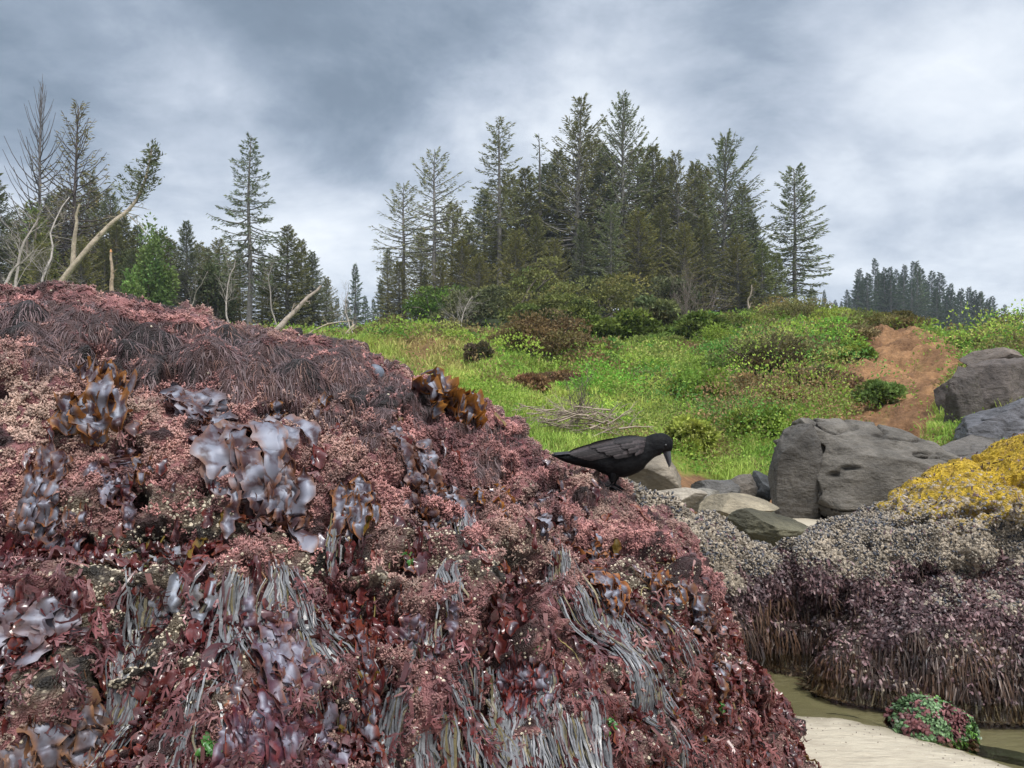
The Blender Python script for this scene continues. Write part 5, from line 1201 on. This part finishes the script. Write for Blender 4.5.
# ------------------------------------------------------------------ growth on the right-hand rocks
def mussel_proto(g):
    V = []; T = []; Cc = []; ns = 6
    st = [(0, .08), (.25, .7), (.6, 1.), (.9, .6)]
    for x, r in st:
        for k in range(ns): a = k / ns * 6.283; V.append((math.cos(a) * r * .45, math.sin(a) * r * .28, x * 1.5)); Cc.append(.6 + .5 * x + g.normal() * .1)
    V.append((0, 0, 1.6)); Cc.append(1.5)
    for b in range(3):
        for k in range(ns): n1_ = (k + 1) % ns; T += [(b * ns + k, b * ns + n1_, b * ns + ns + n1_), (b * ns + k, b * ns + ns + n1_, b * ns + ns + k)]
    for k in range(ns): T.append((3 * ns + k, 3 * ns + (k + 1) % ns, 4 * ns))
    return np.array(V), np.array(T), np.array(Cc)
g = np.random.default_rng(201)
MP = [mussel_proto(g) for _ in range(3)]
def flat_frond(g, W=.2):
    V = []; n_ = 5
    for k in range(n_): s_ = k / (n_ - 1); w_ = W * (.25 + math.sin(s_ * 2.7) * .8) * g.uniform(.7, 1.2); V += [(-w_, s_, 0), (w_, s_, 0)]
    i = np.arange(n_ * 2).reshape(n_, 2); Q = np.stack([i[:-1, 0], i[1:, 0], i[1:, 1], i[:-1, 1]], -1)
    return np.array(V), Q, np.linspace(.8, 1.3, n_ * 2)
FF = [flat_frond(g, g.uniform(.10, .3)) for _ in range(6)]
def rock_growth(S, nm, nbarn, nweed, nhang, which, nyel=0, extra=None):
    fv = (S.face > -.2) & (S.px > 560) & (S.px < 1180) & (S.G[..., 2] > -.12)
    z = S.zones
    p_, n_, ii, jj = S.sample(nm, fv * z['mus'] * (sstep(-.2, .15, fbm(S.q * 7, 3, 211)) + .12) * (1 - z['yellow']) ** 2, g)
    cc = np.where(g.random((nm, 1)) < .34, np.array([[.055, .058, .07]]), np.array([[.23, .195, .155]])) * g.uniform(.5, 1.5, (nm, 1))
    mb = MB(); place_protos(mb, MP, p_ - n_ * .003, nrm(n_ + g.normal(size=n_.shape) * .55), g.uniform(.008, .017, nm), cc, g)
    o = mb.build('mussels', M_SHELL, smooth=True); tag(o, 'small dark and pale mussels crowded on the ' + which, 'mussels', kind='stuff')
    p_, n_, ii, jj = S.sample(nbarn, fv * (z['mus'] + .03 * (1 - z['yellow'])), g)
    mb = MB(); place_protos(mb, BP, p_, n_, g.uniform(.004, .0095, nbarn), np.array([.34, .28, .21]) * g.uniform(.35, 1.25, (nbarn, 1)), g)
    o = mb.build('barnacles', M_SHELL); tag(o, 'sand-coloured barnacles crusting the ' + which, 'barnacles', kind='stuff')
    if nweed:
        p_, n_, ii, jj = S.sample(nweed, fv * np.clip(z['weed'] * 1.0 + .03, 0, 1) * (1 - .7 * z['hang']), g)
        t1 = fbm(p_ * 6, 3, 213)[:, None]; cc = lerp(np.array([.045, .026, .028]), np.array([.13, .072, .074]), np.clip(t1 * 1.4 + .45, 0, 1)) * g.uniform(.5, 1.7, (nweed, 1))
        cc = lerp(cc, np.array([.30, .21, .20]), (g.random((nweed, 1)) < .10) * .6)
        mb = MB(); drape_protos(mb, S, FF, p_, n_, g.uniform(.012, .028, nweed), cc, g, off=.010, spread=.8, n=4, grav=.4)
        o = mb.build('purple_seaweed', M_WEED2, smooth=True); tag(o, 'short purple-brown seaweed tufts on the ' + which, 'seaweed', kind='stuff')
    if nhang:
        p_, n_, ii, jj = S.sample(nhang, fv * np.clip(z['hang'] + .25 * z['weed'] * (S.G[..., 2] < .42), 0, 1), g)
        t1 = fbm(p_ * 7, 3, 215)[:, None]; cc = lerp(np.array([.028, .016, .013]), np.array([.085, .045, .025]), np.clip(t1 * 1.5 + .4, 0, 1)) * g.uniform(.5, 1.6, (nhang, 1))
        cc = lerp(cc, np.array([.26, .20, .17]), (g.random((nhang, 1)) < .06) * .6)
        K = nhang; n2_ = 6; paths = np.zeros((K, n2_, 3)); sides = np.zeros((K, n2_, 3)); Ls = g.uniform(.05, .15, K)
        for k in range(K):
            q_, nn = S.near(p_[k]); d = np.array([0, 0, -1.]); out_ = nn * np.array([1, 1, 0]); out_ = out_ / (np.linalg.norm(out_) + 1e-6)
            s_ = np.linspace(0, 1, n2_)[:, None]; sw = g.normal(size=3) * np.array([.012, .012, 0])
            paths[k] = q_ + nn * .004 + out_ * (.022 * np.sin(s_ * 2.2) + .006) + d * s_ * Ls[k] + sw * s_ + fbm(np.concatenate([s_ * 4, s_ * 0 + k, s_ * 0], 1), 2, 3)[:, None] * .005
            sides[k] = np.cross(nn, d) + g.normal(size=3) * .4
        paths[..., 2] = np.maximum(paths[..., 2], -.06)
        mb = MB(); ribbons(mb, paths, nrm(sides), g.uniform(.0012, .0038, (K, 1)) * np.array([.6, 1, 1, .9, .7, .3]), cc)
        o = mb.build('hanging_seaweed', M_WEED2, smooth=True); tag(o, 'fringe of hanging brown seaweed straps on the ' + which, 'seaweed', kind='stuff')
    if nyel:
        p_, n_, ii, jj = S.sample(nyel, fv * z['yellow'], g); cc = lerp(np.array([.50, .35, .02]), np.array([.24, .16, .02]), np.clip(fbm(p_ * 12, 3, 217)[:, None] * 1.6 + .2, 0, 1)) * g.uniform(.6, 1.3, (nyel, 1))
        mb = MB(); place_protos(mb, TP, p_, nrm(n_ + g.normal(size=n_.shape) * .5), g.uniform(.003, .0062, nyel), cc, g)
        o = mb.build('yellow_algae', M_HAIR); tag(o, 'bright yellow algae turf on the shoulder of the ' + which, 'algae', kind='stuff')
M_WEED2 = mat_wet('wet_weed', .48, .4, coat=.05, var=.3, bump=0, sheen=(.05, (.6, .64, .75), .4))
rock_growth(mA, 7000, 6000, 9000, 3000, 'mussel rock right of the crow')
rock_growth(mB, 13000, 16000, 14000, 4000, 'big mussel rock at the right', nyel=22000)
rock_growth(mC, 1800, 5000, 9000, 7500, 'low rock at the pool edge')

# ---- little weed-topped rock in the pool
pr = boulder('pool_rock', 930, 2.80, 74, 693, 738, 'small rounded rock in the pool with a cap of green and dark red seaweed', (.10, .09, .06), 401, depth=.9, planes=4, rough=.08, sub=6, cat='rock', cracks=0, mat=M_MUS, sink=.5)
g = np.random.default_rng(203)
W_ = np.array([v.co[:] for v in pr.data.vertices]) + np.array(pr.location); nn_ = nrm(W_ - np.array(pr.location))
def tufts(pick, n, col, name, label, size=(.005, .012)):
    k = g.choice(np.where(pick)[0], n); mb = MB(); p_ = W_[k]; q_ = nn_[k]
    S_ = type('S', (), {})(); V3 = [flat_frond(g, .25) for _ in range(4)]
    for a in range(n):
        d = nrm(np.array([0, 0, -1.]) + q_[a] * .6 + g.normal(size=3) * .5); L = g.uniform(*size) * 1.6; V, Q, Cc = V3[a % 4]; sd = nrm(np.cross(d, q_[a]))
        mb.add(p_[a] + sd * (V[:, :1] * L) + d * (V[:, 1:2] * L) + q_[a] * (.004 + .5 * L * np.sin(V[:, 1:2] * 2.6)), Q, np.clip(np.array(col) * Cc[:, None] * g.uniform(.5, 1.5), .003, 1))
    o = mb.build(name, M_WEED2, smooth=True); tag(o, label, 'seaweed', kind='stuff')
dx = W_[:, 0] - pr.location[0]; up_ = nn_[:, 2]; vis_ = (W_[:, 2] > -.02); nz_ = fbm(W_ * 30, 3, 5)
tufts(vis_ & (nz_ + up_ * .3 > .05), 3500, (.085, .15, .06), 'green_algae', 'green algae turf on the small rock in the pool')
tufts(vis_ & (dx > .02) & (nz_ > -.05), 900, (.13, .28, .05), 'green_algae', 'bright green algae on the right side of the small pool rock')
tufts(vis_ & (nz_ + .1 < .05) & (np.abs(dx) < .12), 1400, (.12, .045, .045), 'red_seaweed', 'dark red seaweed on the front of the small pool rock', (.007, .016))
# drowned weedy stones on the pool floor: dark shapes under the water
for k, (x_, y_, w__, lb) in enumerate([(.93, 3.16, .34, 'dark flat drowned stone in the pool near the foreground rock'), (1.30, 2.96, .30, 'dark drowned stone left of the small pool rock'), (1.78, 2.68, .36, 'dark drowned stone right of the small pool rock')]):
    boulder('drowned_stone', 512 + x_ / y_ * F, y_, w__ / y_ * F, 384 + (EYE + .022) / y_ * F, 384 + (EYE + .14) / y_ * F, lb, (.035, .04, .025), 410 + k, depth=.5, planes=4, sub=5, cat='stone', cracks=0)

# ---- grit, shell bits and weed scraps stranded on the sand
n_ = 420; x_ = g.uniform(.75, 2.0, n_); e_ = np.interp(x_, EDGE[:, 0], EDGE[:, 1]); y_ = e_ - np.abs(g.normal(size=n_)) * .16 - .01; pt_ = np.stack([x_, y_, sand_z(x_, y_)], -1)
mb = MB(); place_protos(mb, BP + MP, pt_ - [0, 0, .001], nrm(g.normal(size=(n_, 3)) * .5 + [0, 0, 1]), g.uniform(.0012, .0045, n_), np.where(g.random((n_, 1)) < .5, np.array([[.09, .06, .05]]), np.array([[.45, .40, .33]])) * g.uniform(.6, 1.2, (n_, 1)), g)
o = mb.build('beach_grit', M_SHELL); tag(o, 'grit, shell bits and weed crumbs stranded along the wet edge of the sand', 'beach debris', kind='stuff')

# ------------------------------------------------------------------ the crow
def crow():
    D = 2.66; foot, fn = MS.at(611, 489); D = float(foot[1]) + .01
    k = D / F; X = lambda px: (px - 512) * k; Zp = lambda py: EYE - (py - 384) * k
    org = np.array([X(611), D, foot[2]])
    zo = foot[2] - Zp(485.5)                       # small shift so that the feet touch
    root_l = org
    def L(px, py, y=0): return np.array([X(px), D + y, Zp(py) + zo]) - root_l
    st = [  # picture x, y of the body axis, half height px, half width px, lateral y
        (552, 451.8, .9, 5), (558, 452.8, 2.6, 6.5), (565, 453.8, 4.8, 7), (573, 454.4, 7.0, 7.5), (581, 454.6, 9.2, 8.8), (589, 454.3, 10.8, 10.4), (597, 454.2, 13.0, 12.2), (604, 455.0, 15.8, 13.4), (611, 455.4, 18.0, 14.4), (618, 454.6, 19.9, 15),
        (625, 453.0, 20.6, 15), (632, 450.8, 19.4, 14.2), (639, 448.0, 16.8, 12.6), (644.5, 446.4, 13.2, 10.2), (650, 444.2, 11.0, 8.6), (655.5, 441.4, 11.4, 9.0), (661.5, 440.6, 11.3, 9.0), (666.4, 442.4, 9.2, 7.6), (669.4, 445.2, 5.4, 5.0), (671.4, 446.8, 2.2, 2.2)]
    st = np.array(st); u0 = np.linspace(0, 1, len(st)); u = np.linspace(0, 1, 110)
    S_ = np.stack([np.interp(u, u0, st[:, c]) for c in range(4)], -1); S_ = smooth_rows(S_, 5)
    T = nrm(np.gradient(S_[:, :2], axis=0)); ns = 36; an = np.linspace(0, 2 * np.pi, ns, endpoint=False); V = []
    for (cx, cy, hh, hw), t_ in zip(S_, T):
        ux, uy = t_[1], -t_[0]            # picture-plane normal (up)
        for a in an:
            r_ = hh * math.sin(a); w_ = hw * math.cos(a) * (1 - .12 * math.sin(a))
            V.append(L(cx + ux * r_, cy + uy * r_, -w_ * k))
    V = np.array(V); q = V * 1.; V = V + nrm(V - np.repeat(V.reshape(110, ns, 3).mean(1), ns, 0)) * (fbm(q * 90, 3, 5) * .0014 + fbm(q * 28, 2, 6) * .0015)[:, None]
    i = np.arange(110 * ns).reshape(110, ns); Q = np.stack([i[:-1], np.roll(i, -1, 1)[:-1], np.roll(i, -1, 1)[1:], i[1:]], -1).reshape(-1, 4)
    mb = MB(); mb.add(V, Q); mb.add(V[:ns], np.arange(ns)[None, ::-1]); mb.add(V[-ns:], np.arange(ns)[None])
    # tail wedge, thighs, legs, toes: closed shapes fused with the body below
    legs = [(-.019, 0, 0), (.021, 6, -1.0)]
    for ly, dx_, dz in legs:
        hip = L(613 + dx_ * .5, 466, ly * .8); kn = L(611.5 + dx_, 477.5 + dz, ly); an_ = L(609.5 + dx_, 484.6 + dz * 1.6, ly)
        w0, _ = MS.near(an_ + root_l + np.array([0, 0, 0])); an_[2] = max(an_[2], w0[2] - root_l[2] + .004) if abs(w0[2] - root_l[2]) < .05 else an_[2]
        tube(mb, np.array([hip, (hip + kn) / 2 + np.array([-.002, 0, 0]), kn, kn + (an_ - kn) * .15]), [.021, .016, .0085, .005], 14)
        tube(mb, np.array([kn - (an_ - kn) * .1, kn * .5 + an_ * .5, an_]), [.0042, .0034, .0040], 10)
        for ta, tl in ((-.55, .030), (0., .036), (.55, .030), (3.14, .026)):
            d = np.array([math.cos(ta) * .95, math.sin(ta), 0]); pts = []
            for s in (0, .3, .6, .85, 1.08):
                p_ = an_ + d * tl * s; w_, n_ = MS.near(p_ + root_l); g_ = w_ - root_l
                p_ = np.array([p_[0], p_[1], max(p_[2] - .02 * s, min(p_[2] + .01, g_[2] + .003))]); p_[2] += .003 * math.sin(s * 3)
                if s > 1: p_[2] -= .003
                pts.append(p_)
            tube(mb, np.array(pts), [.0034, .0030, .0028, .0022, .0007], 8)
    tmp = mb.build('crow_shape', M_STONE, smooth=True); md = tmp.modifiers.new('fuse', 'REMESH'); md.mode = 'VOXEL'; md.voxel_size = .0014; md.use_smooth_shade = True
    sm_ = tmp.modifiers.new('soften', 'SMOOTH'); sm_.iterations = 2; sm_.factor = .4
    dg = bpy.context.evaluated_depsgraph_get(); me = bpy.data.meshes.new_from_object(tmp.evaluated_get(dg)); bpy.data.objects.remove(tmp)
    n = NT('black_feathers')
    wv = n.noise(230, 4, .6, n.vscale((.45, 1, 1))); sc_ = n.vor(95, vec=n.vscale((.7, 1, 1.2)))
    n.bsdf(n.ramp(n.noise(60, 3), [(.3, (.004, .004, .005)), (.7, (.008, .008, .009))]), .6, .10, n.bump(n.math('ADD', wv, sc_), .45, .003)); n.b.inputs['Sheen Weight'].default_value = 0.
    me.materials.clear(); me.materials.append(n.m); body = bpy.data.objects.new('crow', me); COL.objects.link(body); body.location = org
    tag(body, 'black crow standing on the ridge of the foreground rock, head bent down', 'crow')
    me.polygons.foreach_set('use_smooth', np.ones(len(me.polygons), dtype=bool))
    # wings: layered folded feathers
    M_WING = mat_attr('wing_feathers', .42, .22, .35, 120, bump=.5, bscale=500)
    def hwid(px): return np.interp(px, S_[:, 0], S_[:, 3]) * k
    def cyy(px): return np.interp(px, S_[:, 0], S_[:, 1])
    def hh_(px): return np.interp(px, S_[:, 0], S_[:, 2])
    def surf(px, py, off, sgn):
        r_ = np.clip((cyy(px) - py) / hh_(px), -.97, .97); return L(px, py, -sgn * (hwid(px) * math.sqrt(1 - r_ * r_) * (1 - .1 * r_) + off))
    for sgn in (1, -1):
        mb = MB()
        rows = []   # (root x, root y, tip x, tip y, half width px, offset)
        for j in range(8): f = j / 7; rows.append((622 - 8 * f, lerp(437, 450.5, f), lerp(568, 586, f ** 1.2), lerp(450.0, 456.0, f ** .9), 2.3, .0025 + .0010 * (7 - j)))
        for j in range(7): f = j / 6; rows.append((635 - 3 * f, lerp(436, 450, f), lerp(588, 612, f) + (j % 2) * 3, lerp(443.5, 453.0, f), 2.7, .0080 + .0010 * (6 - j)))
        for j in range(6): f = j / 5; rows.append((645 - 3 * f, lerp(435.5, 446.5, f), lerp(612, 629, f) + (j % 2) * 3, lerp(438.5, 450, f), 2.7, .0115 + .0009 * (5 - j)))
        for (x0, y0, x1, y1, hw, of) in rows:
            n1_, n2_ = 12, 5; Vv = np.zeros((n1_, n2_, 3)); s = np.linspace(0, 1, n1_); u_ = np.linspace(-1, 1, n2_)
            for a in range(n1_):
                w_ = hw * min(1, .45 + s[a] * 2) * math.sqrt(max(.02, 1 - max(0, (s[a] - .72) / .285) ** 2))
                for b in range(n2_):
                    cx = lerp(x0, x1, s[a]); cy = lerp(y0, y1, s[a]) - 1.2 * math.sin(s[a] * 3.14) + u_[b] * w_; Vv[a, b] = surf(cx, cy, -.002 + (of + .002) * min(1, s[a] * 2.2)  + .0005 * (1 - abs(u_[b])) , sgn)
            t_ = rnd.uniform(.6, 1.5); cl = np.array((.030, .024, .025)) * t_; cb = np.broadcast_to(cl, (n1_, n2_, 3)) * np.where(np.abs(u_) > .8, .15, 1.)[None, :, None] * np.where(np.abs(u_) < .1, 1.4, 1.)[None, :, None]
            mb.add(Vv, grid_faces(n1_, n2_) if sgn < 0 else grid_faces(n1_, n2_)[:, ::-1], cb)
        o = mb.build('wing', M_WING, body, smooth=True)
    mb = MB()
    for j in range(9):
        f = j / 8 - .5; n1_ = 10; s = np.linspace(0, 1, n1_)[:, None]; yc = f * .040 * (.6 + s[:, 0] * .6)
        c = np.array([L(lerp(590, 553 + 3 * abs(f), q_), lerp(448.0, 450.8, q_), 0) for q_ in s[:, 0]]); c[:, 1] += yc; c[:, 2] += .001 * (4 - abs(j - 4)) - .0
        w_ = .0058 * np.minimum(1, .6 + s) * np.sqrt(np.clip(1 - np.clip((s - .8) / .21, 0, 1) ** 2, .03, 1)); side = np.array([0, 1., 0])
        Vv = np.stack([c - side * w_ - [0, 0, .0012], c + [0, 0, .0006], c + side * w_ - [0, 0, .0012]], 1); mb.add(Vv, grid_faces(n1_, 3), np.array((.024, .022, .024)) * rnd.uniform(.8, 1.4))
    mb.build('tail_feathers', M_WING, body, smooth=True)
    # beak: two mandibles, gently hooked
    nb = NT('beak'); nb.bsdf((.045, .05, .06), .28, .55, nb.bump(nb.noise(120, 3), .15, .002))
    for nm_, sg in (('upper_beak', 1), ('lower_beak', -1)):
        mb = MB(); axis = [(666.5, 446.5), (667.6, 450.5), (668.6, 454.8), (669.3, 459.0), (669.3, 462.6), (668.7, 464.4)] if sg > 0 else [(664.6, 448.5), (665.6, 451.6), (666.6, 455.0), (667.5, 458.4), (668.1, 461.2), (668.4, 462.4)]
        rr = [3.8, 3.4, 2.8, 2.0, 1.1, .25] if sg > 0 else [2.2, 1.9, 1.5, 1.1, .6, .2]
        pth = np.array([L(a, b, 0) for a, b in axis]); uu = np.linspace(0, 1, 18); pth = np.stack([np.interp(uu, np.linspace(0, 1, 6), pth[:, c]) for c in range(3)], -1)
        tube(mb, smooth_rows(pth, 2), np.interp(uu, np.linspace(0, 1, 6), rr) * k, 16, (.05, .05, .06)); mb.build(nm_, nb.m, body, smooth=True)
    ne = NT('eye'); ne.bsdf((.008, .006, .005), .06, .8)
    for sgn in (1, -1):
        mb = MB(); c = surf(664, 441.4, -.001, sgn); r_ = .0042; V = []
        for a in range(9):
            for b in range(14): th = a / 8 * 3.1416; ph = b / 14 * 6.2832; V.append(c + r_ * np.array([math.sin(th) * math.cos(ph), math.cos(th), math.sin(th) * math.sin(ph)]))
        i = np.arange(9 * 14).reshape(9, 14); mb.add(V, np.stack([i[:-1], np.roll(i, -1, 1)[:-1], np.roll(i, -1, 1)[1:], i[1:]], -1).reshape(-1, 4)); mb.build('eye', ne.m, body, smooth=True)
    return body
crow()
# ------------------------------------------------------------------ damp sea air: one even haze round everything
mb = MB(); x0, x1, y0, y1, z0, z1 = -900, 1900, -40, 720, -60, 60
V = [(x, y, z) for z in (z0, z1) for y in (y0, y1) for x in (x0, x1)]
mb.add(V, [(0, 2, 3, 1), (4, 5, 7, 6), (0, 1, 5, 4), (2, 6, 7, 3), (0, 4, 6, 2), (1, 3, 7, 5)])
n = NT('haze'); v = n.n('ShaderNodeVolumePrincipled'); v.inputs['Color'].default_value = (.80, .88, 1, 1); v.inputs['Density'].default_value = .00038; v.inputs['Anisotropy'].default_value = .1
n.l(v.outputs[0], n.out.inputs['Volume'])
tag(mb.build('haze', n.m), 'thin pale sea haze over the whole place', 'haze', kind='stuff')
